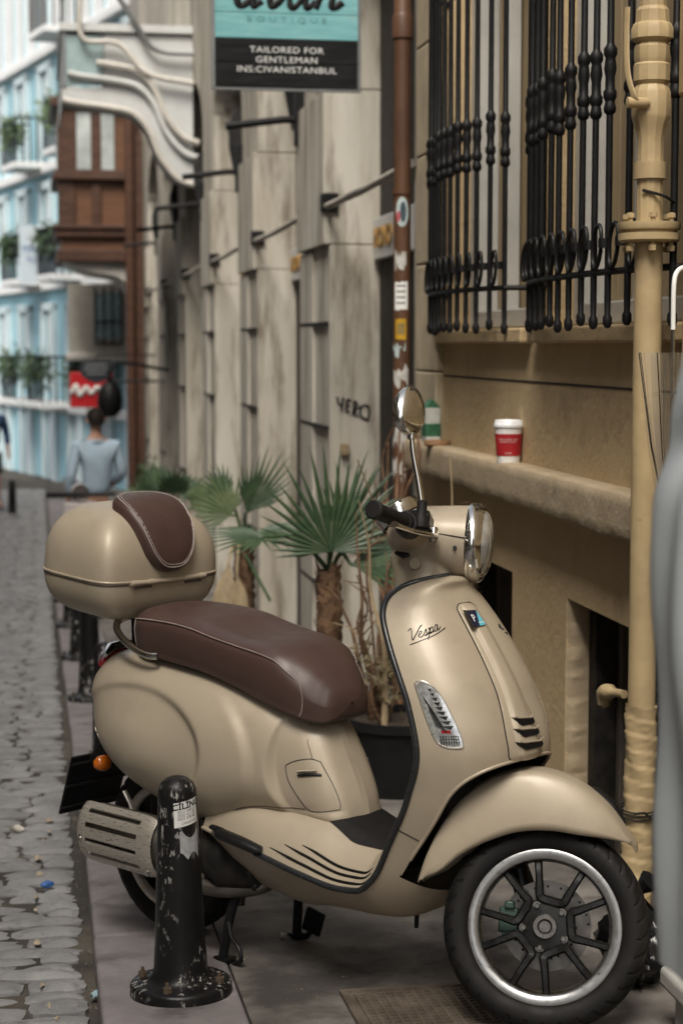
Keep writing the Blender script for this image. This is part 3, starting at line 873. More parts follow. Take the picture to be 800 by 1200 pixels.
for line in (ST1, ST2):
    line = [(p[0], p[1] * 1.012, p[2] + 0.0015) for p in line if p[0] < 0.695]
    MB().tube(line, 0.0016, n=6).build('welt', BROWN, seat)
    # separate stitches
    mb = MB()
    fine = catmull(line, 420)
    for i in range(6, 412, 4):
        mb.tube([fine[i] + (0, 0, 0.0018), fine[i + 2] + (0, 0, 0.0018)], 0.0013, n=5)
    o = mb.build('stitching', THREAD, seat); o['kind'] = 'stuff'
for xq, dx in ((0.098, 0.022), (0.693, 0.030)):
    for sg in (-1, 1):                       # seams that run down the flanks
        mb = MB(); seq = []
        for i in range(13 if xq > 0.5 else 17, 34):
            f = (i - 13) / 21
            y, z = catmull(seat_half(xq + (dx * math.sin(f * 3.0) * (0.6 if xq > 0.5 else 0.3))), 46)[i]
            seq.append((xq + (dx * math.sin(f * 3.0) * (0.6 if xq > 0.5 else 0.3)), sg * y * 1.005, z + 0.001))
        fine = catmull(seq, 90)
        for i in range(0, 87, 4): mb.tube([fine[i], fine[i + 2]], 0.0013, n=5)
        o = mb.build('stitching', THREAD, seat); o['kind'] = 'stuff'
MB().box(0.12, 0.55, -0.11, 0.11, 0.715, 0.765).build('seat_base', BLACKP, seat, bevel=0.01)

# --- top case
BC = Vector((-0.058, 0, 0.975)); BA, BB, BHT, BHB = 0.158, 0.212, 0.193, 0.118
BTILT = Matrix.Rotation(R(7), 3, 'Y')
def case_r(d, lid=True):
    """distance from centre to the case surface along direction d"""
    n_, m_, h = (5.6, 2.85, BHT) if lid else (5.6, 3.4, BHB)
    x, y, z = abs(d[0]) / BA, abs(d[1]) / BB, abs(d[2]) / h
    v = ((x**n_ + y**n_) ** (m_ / n_) + z**m_) ** (1 / m_)
    return 1.0 / v
def case_pt(az, el, lid=True, off=0.0):
    d = (math.cos(az) * math.cos(el), math.sin(az) * math.cos(el), math.sin(el) if lid else -math.sin(el))
    r = case_r(d, lid)
    p = Vector(d) * r
    if lid:
        p.x -= 0.02 * (p.z / BHT) ** 2        # crown leans back a little
        # flat flank panels framed by a soft ridge
    else:
        k = 1 - 0.13 * (abs(p.z) / BHB) ** 1.5
        p.x *= k; p.y *= k
    if off: p = p * (1 + off / r)
    return BC + BTILT @ p
top_case = empty('top_case', parent=scooter)
az = np.linspace(0, 2 * math.pi, 128, endpoint=False)
el = np.linspace(0.0, math.pi / 2 - 0.001, 50)
m = MB(); m.grid([[tuple(case_pt(a, e)) for e in el] for a in az], cu=True)
lid = m.build('lid', PAINT, top_case, ang=80)
el2 = np.linspace(0.0, math.pi / 2 - 0.001, 40)
m = MB(); m.grid([[tuple(case_pt(a, e, False)) for e in el2] for a in az], cu=True, flip=True)
m.build('tub', PAINT, top_case, ang=80)
MB().tube([tuple(case_pt(a, 0.0, True, 0.0005)) for a in az], 0.0018, n=6, closed=True).build('lid_joint', SEAMM, top_case)
MB().tube([tuple(case_pt(a, 0.035, True, 0.001)) for a in az], 0.0032, n=8, closed=True).build('lid_lip', PAINT, top_case)
# hinge strip along the front
hp = [(-0.130, 0.0), (-0.125, 0.0), (-0.06, 0), (0.0, 0), (0.06, 0), (0.125, 0), (0.130, 0)]
hz = [tuple(case_pt(math.atan2(y, BA) * 1.0, 0.02, True, 0.004)) for y, _ in catmull([(p[0], 0) for p in hp], 30)]
MB().tube(hz, 0.0062, n=10).build('hinge', PAINT, top_case)
for k in (-0.115, -0.06, 0.0, 0.06, 0.115):
    pt = case_pt(math.atan2(k, BA), 0.02, True, 0.004)
    MB().tube([tuple(pt + Vector((0, -0.012, 0))), tuple(pt + Vector((0, 0.012, 0)))], 0.0078, n=10).build('hinge_knuckle', PAINT, top_case)
for k in range(9):
    pt = case_pt(math.atan2(-0.115 + k * 0.007, BA), 0.03, False, 0.001)
    MB().tube([tuple(pt), tuple(pt + Vector((0.001, 0, -0.007)))], 0.0018, n=6).build('hinge_rib', SEAMM, top_case)
    pt = case_pt(math.atan2(0.060 + k * 0.007, BA), 0.03, False, 0.001)
    MB().tube([tuple(pt), tuple(pt + Vector((0.001, 0, -0.007)))], 0.0018, n=6).build('hinge_rib', SEAMM, top_case)
# padded backrest wrapped over the lid's front: grid in (across, over)
def pad_pt(u, v, off):
    """u across -1..1, v 0 (low at front) .. 1 (top, behind crown)"""
    th = R(9 + 84 * v)
    half = float(np.interp(v, [0, 0.08, 0.2, 0.45, 0.8, 1.0], [0.060, 0.072, 0.083, 0.096, 0.110, 0.112]))
    y = u * half
    # ray in the plane of this y
    lo, hi = 0.0, 0.6
    for _ in range(26):
        mid = (lo + hi) / 2
        x, z = mid * math.cos(th), mid * math.sin(th)
        xx = x + 0.02 * (z / BHT) ** 2
        f = ((abs(xx) / BA) ** 5.6 + (abs(y) / BB) ** 5.6) ** (2.85 / 5.6) + (max(0, z) / BHT) ** 2.85
        if f < 1: lo = mid
        else: hi = mid
    r = lo + off
    return tuple(BC + BTILT @ Vector((r * math.cos(th), y, r * math.sin(th))))
def pad_outline(k):
    a = 2 * math.pi * k
    # superellipse in (u, v)
    c, s = math.cos(a), math.sin(a)
    e = 2 / 3.0
    return math.copysign(abs(c) ** e, c), 0.5 + 0.5 * math.copysign(abs(s) ** e, s)
P = []
for k in np.linspace(0, 1, 96, endpoint=False):
    u, v = pad_outline(k)
    row = []
    for sc, off in ((1.0, -0.004), (1.0, 0.012), (0.985, 0.019), (0.95, 0.0255), (0.90, 0.029), (0.82, 0.0315), (0.6, 0.034), (0.35, 0.035), (0.1, 0.0355), (0.005, 0.0355)):
        row.append(pad_pt(u * sc, 0.5 + (v - 0.5) * sc, off))
    P.append(row)
m = MB(); m.grid(P, cu=True)
pad = m.build('backrest_pad', BROWN, top_case, ang=70)
mb = MB()
ring = [pad_pt(u * 0.86, 0.5 + (v - 0.5) * 0.86, 0.0316) for u, v in [pad_outline(k) for k in np.linspace(0, 1, 260, endpoint=False)]]
for i in range(0, 258, 3): mb.tube([ring[i], ring[i + 2]], 0.0010, n=5)
ring2 = [pad_pt(u * 0.91, 0.5 + (v - 0.5) * 0.91, 0.0298) for u, v in [pad_outline(k) for k in np.linspace(0, 1, 260, endpoint=False)]]
mb.tube(ring2, 0.0012, n=5, closed=True)
o = mb.build('pad_stitching', THREAD, pad); o['kind'] = 'stuff'

# --- rack, grab rail, tail
rail = catmull([(0.05, 0.085, 0.868), (-0.005, 0.060, 0.866), (-0.015, 0.0, 0.864), (0.004, -0.092, 0.856), (0.030, -0.128, 0.838), (0.085, -0.152, 0.814), (0.15, -0.163, 0.792), (0.20, -0.164, 0.780), (0.225, -0.152, 0.778)], 60)
MB().tube(rail, 0.0098, n=14).build('grab_rail', CHROME, scooter)
MB().tube(catmull([(0.03, 0.085, 0.870), (0.0, 0.118, 0.846), (0.06, 0.142, 0.822), (0.13, 0.158, 0.795), (0.185, 0.160, 0.782)], 30), 0.0085, n=14).build('grab_rail', CHROME, scooter)
m = MB(); m.box(-0.16, 0.02, -0.075, 0.075, 0.853, 0.868); m.box(-0.07, -0.03, 0.0, 0.05, 0.74, 0.855)
m.build('luggage_rack', BLACKP, scooter, bevel=0.006)
m = MB(); m.tube([(-0.118, 0.05, 0.735), (-0.122, 0.0, 0.738), (-0.116, -0.045, 0.735), (-0.085, -0.092, 0.728)], [0.028, 0.034, 0.033, 0.012], n=16, flat=0.8); m.build('tail_light', REDL, scooter)
m = MB(); m.tube([(-0.10, 0.06, 0.765), (-0.105, 0.0, 0.770), (-0.098, -0.05, 0.766), (-0.06, -0.100, 0.755)], [0.012, 0.015, 0.015, 0.006], n=12); m.build('tail_light_hood', CHROME, scooter)
# plate carrier, rear mudguard, orange side lamp
pl = [(-0.228, -0.105, 0.458), (-0.300, -0.105, 0.288), (-0.300, 0.105, 0.288), (-0.228, 0.105, 0.458)]
nrm = Vector((0.92, 0, -0.39)).normalized()
m = MB(); V = pl + [tuple(Vector(p) + nrm * 0.008) for p in pl]
m.add(V, [(3, 2, 1, 0), (4, 5, 6, 7), (0, 1, 5, 4), (1, 2, 6, 5), (2, 3, 7, 6), (3, 0, 4, 7)])
plate = m.build('number_plate', BLACKP, scooter, smooth=False, bevel=0.002)
m = MB()
for k in (0.12, 0.5, 0.88):
    a = Vector(pl[0]).lerp(Vector(pl[1]), k); b_ = Vector(pl[3]).lerp(Vector(pl[2]), k)
    m.tube([tuple(a + nrm * 0.011), tuple(b_ + nrm * 0.011)], 0.005, n=6)
m.build('plate_rib', BLACKP, plate)
m = MB(); m.tube([(-0.215, 0, 0.44), (-0.15, 0, 0.50), (-0.08, 0, 0.56), (0.02, 0, 0.58)], [0.05, 0.055, 0.06, 0.06], n=14, flat=0.5); m.build('mudguard', BLACKP, scooter)
m = MB(); m.lathe([(0, 0.030), (0.012, 0.027), (0.020, 0.016), (0.0225, 0.0), (0.018, -0.012)], n=24, axis='Y', origin=(0, 0, 0))
m.v = [(-0.108 + x * 0.75 - y * 0.2, -0.083 - y, 0.450 + z * 1.0) for x, y, z in m.v]
m.build('side_lamp', ORANGE, scooter)

# --- engine, exhaust, stand
m = MB()
m.tube([(0.10, 0.075, 0.236), (0.25, 0.080, 0.245), (0.42, 0.075, 0.26), (0.52, 0.05, 0.27)], [0.085, 0.085, 0.090, 0.07], n=18, flat=0.75)
m.tube([(0.22, -0.06, 0.30), (0.34, -0.08, 0.28), (0.44, -0.10, 0.26), (0.53, -0.09, 0.25)], [0.045, 0.075, 0.080, 0.05], n=16)
m.box(0.10, 0.55, -0.10, 0.12, 0.30, 0.47)
m.build('engine', DARK, scooter, bevel=0.012)
for k in range(7):
    m = MB(); x0 = 0.345 + k * 0.016
    m.box(x0, x0 + 0.006, -0.150, -0.06, 0.25, 0.365); m.build('cooling_fin', DARK, scooter, bevel=0.002)
MB().tube(catmull([(0.23, -0.14, 0.24), (0.30, -0.155, 0.205), (0.40, -0.145, 0.192), (0.50, -0.10, 0.20), (0.53, -0.04, 0.22)], 24), 0.020, n=14).build('exhaust_pipe', MUFF, scooter)
exh = empty('exhaust', parent=scooter)
Te = Matrix.Translation((0.10, -0.165, 0.287)) @ Matrix.Rotation(R(2), 4, 'Y')
m = MB(Te); P = []
for x, k in ((-0.160, 0.55), (-0.155, 0.78), (-0.140, 0.94), (-0.11, 1.0), (0.10, 1.0), (0.14, 0.93), (0.165, 0.72), (0.175, 0.4)):
    P.append([(x, math.cos(a) * 0.052 * k, math.sin(a) * 0.074 * k) for a in np.linspace(0, 2 * math.pi, 40, endpoint=False)])
m.grid(P, cv=True); m.f.append(tuple(range(40))); m.mi.append(0)
m.build('muffler', MUFF, exh)
def shield_arc(x, a, off):   # a measured from straight outwards (-y)
    return (x, -math.cos(a) * (0.054 + off), math.sin(a) * (0.077 + off))
edges = [R(q) for q in (-62, -40, -31, -13, -4, 14, 23, 41, 50, 66)]
for k in range(0, 10, 2):
    a0_, a1_ = edges[k], edges[k + 1]
    m = MB(Te)
    aa = np.linspace(a0_, a1_, 7)
    xsn = [-0.118, -0.06, 0.0, 0.06, 0.098]
    top = [[shield_arc(x, a, 0.013) for a in aa] for x in xsn]
    m.grid(top); m.grid([[shield_arc(x, a, 0.010) for a in aa] for x in xsn], flip=True)
    m.grid([[shield_arc(x, aa[0], o) for o in (0.004, 0.013)] for x in xsn]); m.grid([[shield_arc(x, aa[-1], o) for o in (0.013, 0.004)] for x in xsn])
    m.build('heat_shield_bar', STEEL, exh, ang=50)
for xa in ([-0.158, -0.152, -0.140, -0.116], [0.096, 0.112, 0.132, 0.146]):
    m = MB(Te)
    fall = [0.004, 0.010, 0.0125, 0.013] if xa[0] < 0 else [0.013, 0.0125, 0.010, 0.004]
    sc = [0.93, 0.975, 1, 1] if xa[0] < 0 else [1, 1, 0.975, 0.93]
    m.grid([[shield_arc(x, a * s_, f) for a in np.linspace(edges[0], edges[-1], 24)] for x, f, s_ in zip(xa, fall, sc)])
    m.build('heat_shield_end', STEEL, exh, ang=60)
for x, a in ((-0.135, R(-8)), (0.118, R(-45))):
    p = Vector(shield_arc(x, a, 0.014))
    m = MB(Te); m.lathe([(0, -0.004), (0.006, -0.004), (0.007, 0.0), (0.0095, 0.001), (0.0095, 0.004)], n=14, axis='Y', origin=tuple(p)); m.build('shield_screw', CHROME, exh)
m = MB(); m.tube([(0.06, -0.150, 0.405), (0.075, -0.145, 0.375), (0.08, -0.14, 0.35)], 0.009, n=8, flat=0.5); m.build('exhaust_bracket', STEEL, exh)

stand = empty('centre_stand', parent=scooter)
for sg in (-1, 1):
    m = MB()
    m.tube(catmull([(0.485, sg * 0.04, 0.205), (0.470, sg * 0.085, 0.205), (0.447, sg * 0.112, 0.175), (0.425, sg * 0.125, 0.10), (0.408, sg * 0.132, 0.015), (0.405, sg * 0.135, 0.003)], 26), 0.0125, n=12)
    m.build('stand_leg', BLACKP, stand)
    m = MB(); m.tube([(0.380, sg * 0.133, 0.006), (0.405, sg * 0.135, 0.004), (0.440, sg * 0.137, 0.010), (0.455, sg * 0.138, 0.022)], [0.010, 0.016, 0.014, 0.008], n=10, flat=0.7); m.build('stand_foot', BLACKP, stand)
m = MB(); m.tube(catmull([(0.43, -0.128, 0.11), (0.46, -0.145, 0.075), (0.49, -0.15, 0.055), (0.495, -0.15, 0.025), (0.46, -0.142, 0.01)], 20), 0.0060, n=8); m.build('stand_tang', BLACKP, stand)
m = MB(); m.box(-0.028, 0.028, -0.006, 0.006, -0.034, 0.034); m.tf = Matrix.Translation((0.455, 0.150, 0.048)) @ Matrix.Rotation(R(22), 4, 'Y') @ Matrix.Rotation(R(15), 4, 'Z'); m.build('stand_pedal', BLACKP, stand, bevel=0.004)
m = MB(); sp = [(0.445 - 0.012 * f + 0.008 * math.cos(f * 60), -0.085 + 0.008 * math.sin(f * 60), 0.20 - 0.06 * f) for f in np.linspace(0, 1, 120)]
m.tube(sp, 0.002, n=5); m.build('stand_spring', GUN, stand)
m = MB(); m.tube([(0.98, -0.02, 0.205), (0.98, -0.025, 0.165)], [0.006, 0.005], n=8); m.build('drain_hose', RUBBER, scooter)
# ------------------------------------------------------------------ the street: falls 6.5 % away from the camera
SL = 0.065
def gz_(y):
    # the fall eases off beyond the arcade, where the street bends
    return -SL * y if y < 15 else -SL * 15 - 0.012 * (y - 15) - 0.053 * 2.5 * (1 - math.exp(-(y - 15) / 2.5))
def GP(x, y, h=0.0): return (x, y, gz_(y) + h)
WX = 1.66          # face of the ochre house
CONC = mat('stained_shaded_pavement', (0.105, 0.094, 0.084), rough=0.82, col2=(0.215, 0.195, 0.176), mix=(0.34, 0.66), scale=4.5, bump=0.45, bscale=55, col3=(0.045, 0.040, 0.036), scale3=2.6, mix3=(0.46, 0.64), detail=10)  # dark blotches: real stains, deepened to stand in for contact shade
KERB = mat('purple_grey_stone', (0.150, 0.134, 0.134), rough=0.75, col2=(0.215, 0.194, 0.196), mix=(0.35, 0.65), scale=6, bump=0.35, bscale=75, col3=(0.080, 0.073, 0.070), scale3=4.5, mix3=(0.52, 0.70), detail=10)
SETT = mat('worn_setts', (0.145, 0.145, 0.148), rough=0.62, col2=(0.265, 0.262, 0.258), mix=(0.32, 0.68), scale=5.5, bump=0.5, bscale=70, col3=(0.095, 0.090, 0.085), scale3=17, mix3=(0.55, 0.75), coords='World')
JOINT = mat('road_joint_dirt', (0.034, 0.030, 0.025), rough=0.95, col2=(0.10, 0.086, 0.068), mix=(0.45, 0.7), scale=3, bump=0.5, bscale=60)
OCHRE = mat('ochre_plaster', (0.455, 0.335, 0.185), rough=0.85, col2=(0.545, 0.415, 0.245), mix=(0.35, 0.7), scale=2.2, bump=0.55, bscale=30, col3=(0.29, 0.21, 0.12), scale3=2.4, mix3=(0.54, 0.76), coords='Object')
LEDGE = mat('rough_ledge_stone', (0.34, 0.262, 0.165), rough=0.9, col2=(0.41, 0.33, 0.225), mix=(0.35, 0.68), scale=6, bump=0.38, bscale=60, col3=(0.22, 0.175, 0.12), scale3=4, mix3=(0.58, 0.74))
IRON = mat('black_iron', (0.009, 0.0088, 0.009), spec=0.28, rough=0.5, var=0.3, scale=30, bump=0.12, bscale=120)
OCHREPIPE = mat('painted_pipe', (0.42, 0.32, 0.175), rough=0.55, col2=(0.35, 0.26, 0.145), scale=9, bump=0.2, bscale=60, col3=(0.16, 0.10, 0.06), scale3=14, mix3=(0.68, 0.78))
BEIGEB = mat('beige_boards', (0.30, 0.225, 0.13), rough=0.7, var=0.15, scale=3, stretch=(4, 4, 0.7), bump=0.1, bscale=40)
PALEW = mat('pale_window_paint', (0.46, 0.45, 0.42), rough=0.6, var=0.1, scale=6)
GLASSD = mat('dark_window_glass', (0.012, 0.013, 0.014), rough=0.08, var=0.3, coat=0.4)
DKVOID = mat('dark_interior', (0.022, 0.018, 0.015), rough=0.8, var=0.3)
STONE = mat('weathered_limestone', (0.37, 0.335, 0.28), rough=0.85, col2=(0.50, 0.47, 0.415), mix=(0.36, 0.66), scale=2.6, stretch=(1.4, 1.4, 0.22), bump=0.45, bscale=24, col3=(0.165, 0.145, 0.12), scale3=3.0, mix3=(0.52, 0.72), coords='World')
STONE2 = mat('weathered_limestone_pale', (0.41, 0.372, 0.305), rough=0.85, col2=(0.55, 0.518, 0.455), mix=(0.36, 0.64), scale=3.5, stretch=(1.4, 1.4, 0.22), bump=0.45, bscale=24, col3=(0.165, 0.138, 0.102), scale3=5.2, mix3=(0.48, 0.67), coords='World')
RUST = mat('brown_drainpipe', (0.075, 0.036, 0.020), rough=0.5, col2=(0.12, 0.058, 0.03), scale=8, stretch=(1, 1, 0.3), bump=0.15, bscale=60)
WOODB = mat('dark_brown_wood', (0.058, 0.027, 0.017), rough=0.55, col2=(0.095, 0.044, 0.026), scale=4, stretch=(1, 1, 6))
WOODL = mat('brown_wood_panel', (0.14, 0.066, 0.034), rough=0.55, var=0.25, scale=4, stretch=(1, 1, 8))
BLUEW = mat('pale_blue_render', (0.29, 0.49, 0.56), rough=0.8, var=0.08, scale=2)
WHITER = mat('white_render', (0.68, 0.69, 0.69), rough=0.8, var=0.06, scale=2)
POTB = mat('black_planter', (0.009, 0.009, 0.009), spec=0.25, rough=0.6, var=0.3, scale=10, bump=0.2, bscale=80)
SOIL = mat('dry_soil', (0.06, 0.045, 0.032), rough=0.95, var=0.4, scale=30, bump=0.8, bscale=60)

def walls(o, kind='structure'):
    o['kind'] = kind
    return o

# ground, road, pavement
m = MB(); m.grid([[GP(x, y, -0.10) for y in (-30, 0, 8, 15, 16, 17, 18, 20, 24, 30, 60, 400)] for x in (-200, 0, 200)]); walls(m.build('ground', JOINT, smooth=False))
m = MB(); m.grid([[GP(x, y, -0.078) for y in np.linspace(-6, 46, 53)] for x in (-4.3, -2, 0.14)]); road = walls(m.build('road', JOINT, smooth=False))
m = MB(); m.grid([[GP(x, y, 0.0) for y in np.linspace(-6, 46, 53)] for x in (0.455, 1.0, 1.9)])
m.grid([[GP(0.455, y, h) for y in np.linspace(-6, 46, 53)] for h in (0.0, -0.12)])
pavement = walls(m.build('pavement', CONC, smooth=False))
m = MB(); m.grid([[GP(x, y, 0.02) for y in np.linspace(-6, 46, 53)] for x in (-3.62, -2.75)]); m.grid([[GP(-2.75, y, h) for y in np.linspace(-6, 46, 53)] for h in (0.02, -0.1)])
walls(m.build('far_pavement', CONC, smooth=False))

# kerb stones, each one a slab
yk = -5.7
kerb_i = 0
while yk < 33:
    ln = random.uniform(0.86, 1.06) if not (3.7 < yk < 4.9) else 0.98
    if kerb_i == 0: pass
    y0, y1 = yk + 0.004, yk + ln - 0.004
    j = [random.uniform(-0.004, 0.004) for _ in range(4)]
    m = MB()
    V = []
    for (x, y, k) in ((0.125, y0, 0), (0.452, y0, 1), (0.452, y1, 2), (0.125, y1, 3)):
        V.append(GP(x + j[k] * (k in (0, 3)), y, -0.13)); V.append(GP(x + j[k] * (k in (0, 3)), y, 0.002 + j[k] * 0.4))
    m.add(V, [(1, 3, 5, 7), (0, 1, 7, 6), (0, 2, 3, 1), (2, 4, 5, 3), (4, 6, 7, 5)])
    if y0 < 30: m.build('kerb_stone', KERB, pavement, smooth=False, bevel=0.012, bseg=3)
    yk += ln; kerb_i += 1

# setts laid in courses across the road
def sett_mesh(seed):
    r = random.Random(seed)
    n = 5
    top = []
    for i in range(n):
        row = []
        for k in range(n):
            u, v = i / (n - 1) - 0.5, k / (n - 1) - 0.5
            ed = max(abs(u), abs(v)) * 2
            z = -0.22 * ed**5 + r.uniform(-0.05, 0.05)
            # rounded corners
            cr = 1 - 0.12 * (abs(u * 2) * abs(v * 2)) ** 3
            row.append((u * cr + r.uniform(-0.022, 0.022), v * cr + r.uniform(-0.045, 0.045), z))
        top.append(row)
    m = MB(); m.grid(top)
    loop = [top[i][0] for i in range(n)] + [top[n - 1][k] for k in range(1, n)] + [top[i][n - 1] for i in range(n - 2, -1, -1)] + [top[0][k] for k in range(n - 2, 0, -1)]
    low = [(x * 1.04, y * 1.04, -1.0) for x, y, z in loop]
    m.grid([loop, low], cv=True)
    return m
SETTS = [sett_mesh(k) for k in range(14)]
sett_data = []
for k, s_ in enumerate(SETTS):
    me = bpy.data.meshes.new('cobblestone'); me.from_pydata(s_.v, [], s_.f); me.materials.append(SETT); finish(me, True, 60)
    sett_data.append(me)
cw, sw_ = math.cos(R(9.57)), math.sin(R(9.57))
def in_view(x, y):
    z = x * sw_ + y * cw
    if z < 3: return None
    u = 400 + 2100 * (x * cw - y * sw_) / z
    v = 405 + 2100 * (1.276 + SL * y + 0.06) / z
    return (u, v, z) if -25 < u < 150 and v < 1225 else None
stones = []
yc = 1.0
while yc < 34:
    d = random.uniform(0.075, 0.128)
    x = 0.108 - random.uniform(0, 0.02)
    slant = random.uniform(-0.05, 0.05)
    while x > -2.7:
        w = random.uniform(0.15, 0.27) if random.random() < 0.85 else random.uniform(0.10, 0.15)
        if x - w < -2.78: break
        gap = random.uniform(0.004, 0.014)
        stones.append((x - w / 2, yc + d / 2 + slant * (x) + random.uniform(-0.008, 0.008), w - gap, d - random.uniform(0.005, 0.015), random.uniform(-0.012, 0.006), random.uniform(-3, 3), random.randrange(14), (random.uniform(-1.6, 1.6), random.uniform(-1.6, 1.6))))
        x -= w
    yc += d
seen = []
for i, s_ in enumerate(stones):
    v = in_view(s_[0], s_[1])
    if v: seen.append((v[2], i))
seen = set(i for _, i in sorted(seen)[:295])
rest = MB()
for i, (x, y, w, d, dz, rz, k, tl) in enumerate(stones):
    M_ = Matrix.Translation(GP(x, y, -0.060 + dz)) @ Matrix.Rotation(math.atan(-SL if y < 15 else -0.02), 4, 'X') @ Matrix.Rotation(R(rz), 4, 'Z') @ Matrix.Rotation(R(tl[0]), 4, 'X') @ Matrix.Rotation(R(tl[1]), 4, 'Y') @ Matrix.Diagonal((w, d, 0.055, 1))
    if i in seen:
        o = bpy.data.objects.new('cobblestone', sett_data[k]); C.objects.link(o); o.parent = road; o.matrix_basis = M_
    else:
        rest.add([tuple(M_ @ Vector(p)) for p in SETTS[k].v], SETTS[k].f)
o = rest.build('cobblestone_field', SETT, road, ang=60); o['kind'] = 'stuff'
# sandy grit trodden into the widest joint
gr = MB()
for k in range(46):
    y = 4.0 + k * 0.12 + random.uniform(-0.04, 0.04)
    x = -0.005 + 0.035 * math.sin(y * 2.1) + random.uniform(-0.02, 0.02) - 0.010 * (y - 4)
    a = random.uniform(0.010, 0.030)
    if random.random() < 0.5 + 0.06 * (y - 4): continue
    n = 13
    P = [[GP(x, y, -0.052)] * n, [GP(x + a * 0.5 * math.cos(t) * random.uniform(0.4, 1.2), y + a * 1.6 * math.sin(t) * random.uniform(0.5, 1.2), -0.056) for t in np.linspace(0, 2 * math.pi, n, endpoint=False)]]
    gr.grid(P, cv=True)
o = gr.build('sand', mat('sandy_grit', (0.34, 0.28, 0.20), rough=0.95, var=0.25, scale=40), road); o['kind'] = 'stuff'

# ---------------- ochre house
ochre = empty('ochre_house', GP(WX, 5.5))
ochre_inv = Matrix.Translation(-Vector(GP(WX, 5.5)))
tag(ochre, 'ochre plastered house with barred windows and a rough stone ledge', 'house')
def OB(): return MB(ochre_inv)
YA, YB = -5.0, 7.72
# wall panels around the two barred windows and the two cellar windows
WIN = [(4.30, 5.80), (6.00, 7.26)]           # barred windows, from the sill up
CEL = [(3.95, 5.50), (6.17, 7.05)]           # cellar windows
ZS, ZT, ZC = 1.335, 3.30, 0.470
def wall_box(y0, y1, z0, z1, x0=WX, x1=WX + 0.42): 
    m.box(x0, x1, y0, y1, z0, z1)
m = OB()
for y0, y1 in ((YA, CEL[0][0]), (CEL[0][1], CEL[1][0]), (CEL[1][1], YB)): wall_box(y0, y1, -1.0, ZC)
wall_box(YA, YB, ZC, ZS)
for y0, y1 in ((YA, WIN[0][0]), (WIN[0][1], WIN[1][0]), (WIN[1][1], YB)): wall_box(y0, y1, ZS, ZT)
wall_box(YA, YB, ZT, 9.5)
wall_box(CEL[0][0], CEL[0][1], -1.0, -0.45); wall_box(CEL[1][0], CEL[1][1], -1.0, -0.45)
wall = m.build('wall', OCHRE, ochre, smooth=False)
# pale corner strip beside the drainpipe
m = OB()
for z0, z1 in ((0.88, 1.165), (1.17, 1.62), (1.625, 2.08), (2.085, 2.54), (2.545, 3.0)): m.box(WX - 0.035, WX + 0.02, 7.30, 7.70, z0, z1)
m.build('quoin', mat('pale_ochre_plaster', (0.43, 0.36, 0.25), rough=0.85, var=0.2, scale=4, bump=0.4, bscale=40), ochre, smooth=False, bevel=0.008)
# scored line, sill, ledge
m = OB(); m.box(WX - 0.002, WX + 0.004, YA, 7.29, 1.150, 1.157); m.build('scored_line', SEAMM, ochre, smooth=False)
m = OB(); m.box(WX - 0.045, WX + 0.05, 4.20, 5.86, 1.285, 1.338); m.build('window_sill', OCHRE, ochre, smooth=False, bevel=0.008)
m = OB(); m.box(WX - 0.045, WX + 0.05, 5.94, 7.29, 1.285, 1.338); m.build('window_sill', OCHRE, ochre, smooth=False, bevel=0.008)
P = []
for y in np.concatenate([np.linspace(YA, 3.4, 60), np.linspace(3.41, 7.66, 640)]):
    row = []
    base = [(WX + 0.03, 0.869), (WX - 0.04, 0.872), (WX - 0.080, 0.872), (WX - 0.0875, 0.866), (WX - 0.090, 0.84), (WX - 0.090, 0.81), (WX - 0.090, 0.78), (WX - 0.0895, 0.754), (WX - 0.084, 0.745), (WX - 0.04, 0.742), (WX + 0.03, 0.738)]
    for i, (x, z) in enumerate(base):
        a = 0.0016 if 1 < i < 9 else 0.0008
        q = math.sin(y * 31 + i * 1.3) * 0.35 + math.sin(y * 77 + i * 2.1) * 0.3 + rng.normal() * 0.12
        low = -0.004 * max(0, math.sin(y * 5.3) + math.sin(y * 13.1)) if 7 <= i <= 8 else 0
        row.append((x + a * q, y, z + a * 0.7 * q + low))
    P.append(row)
m = OB(); m.grid(P); ledge = m.build('ledge', LEDGE, ochre, ang=65)
# window joinery behind the bars
for y0, y1 in WIN:
    w = empty('window', parent=ochre)
    n = 9
    for k in range(n):
        a = y0 + (y1 - y0) * k / n
        m = OB(); m.box(WX + 0.20, WX + 0.225, a + 0.003, a + (y1 - y0) / n - 0.003, ZS + 0.02, ZT); m.build('shutter_board', BEIGEB, w, smooth=False, bevel=0.004)
    for ya, yb in ((y0, y0 + 0.085), (y1 - 0.085, y1)):
        m = OB(); m.box(WX + 0.10, WX + 0.20, ya, yb, ZS + 0.01, ZT); m.build('window_frame', PALEW, w, smooth=False, bevel=0.006)
    m = OB(); m.box(WX + 0.09, WX + 0.19, y0 + 0.085, y1 - 0.085, ZS + 0.01, ZS + 0.08); m.build('window_frame', PALEW, w, smooth=False, bevel=0.006)
    for k in (0.36, 0.66):
        yy = y0 + (y1 - y0) * k
        m = OB(); m.box(WX + 0.14, WX + 0.19, yy - 0.02, yy + 0.02, ZS + 0.08, ZT); m.build('mullion', PALEW if k > 0.5 else BEIGEB, w, smooth=False, bevel=0.004)
# pale strip on the pier between the windows
m = OB(); m.box(WX - 0.012, WX + 0.01, 5.80, 5.90, ZS + 0.004, ZT); m.build('pier_board', PALEW, ochre, smooth=False, bevel=0.004)
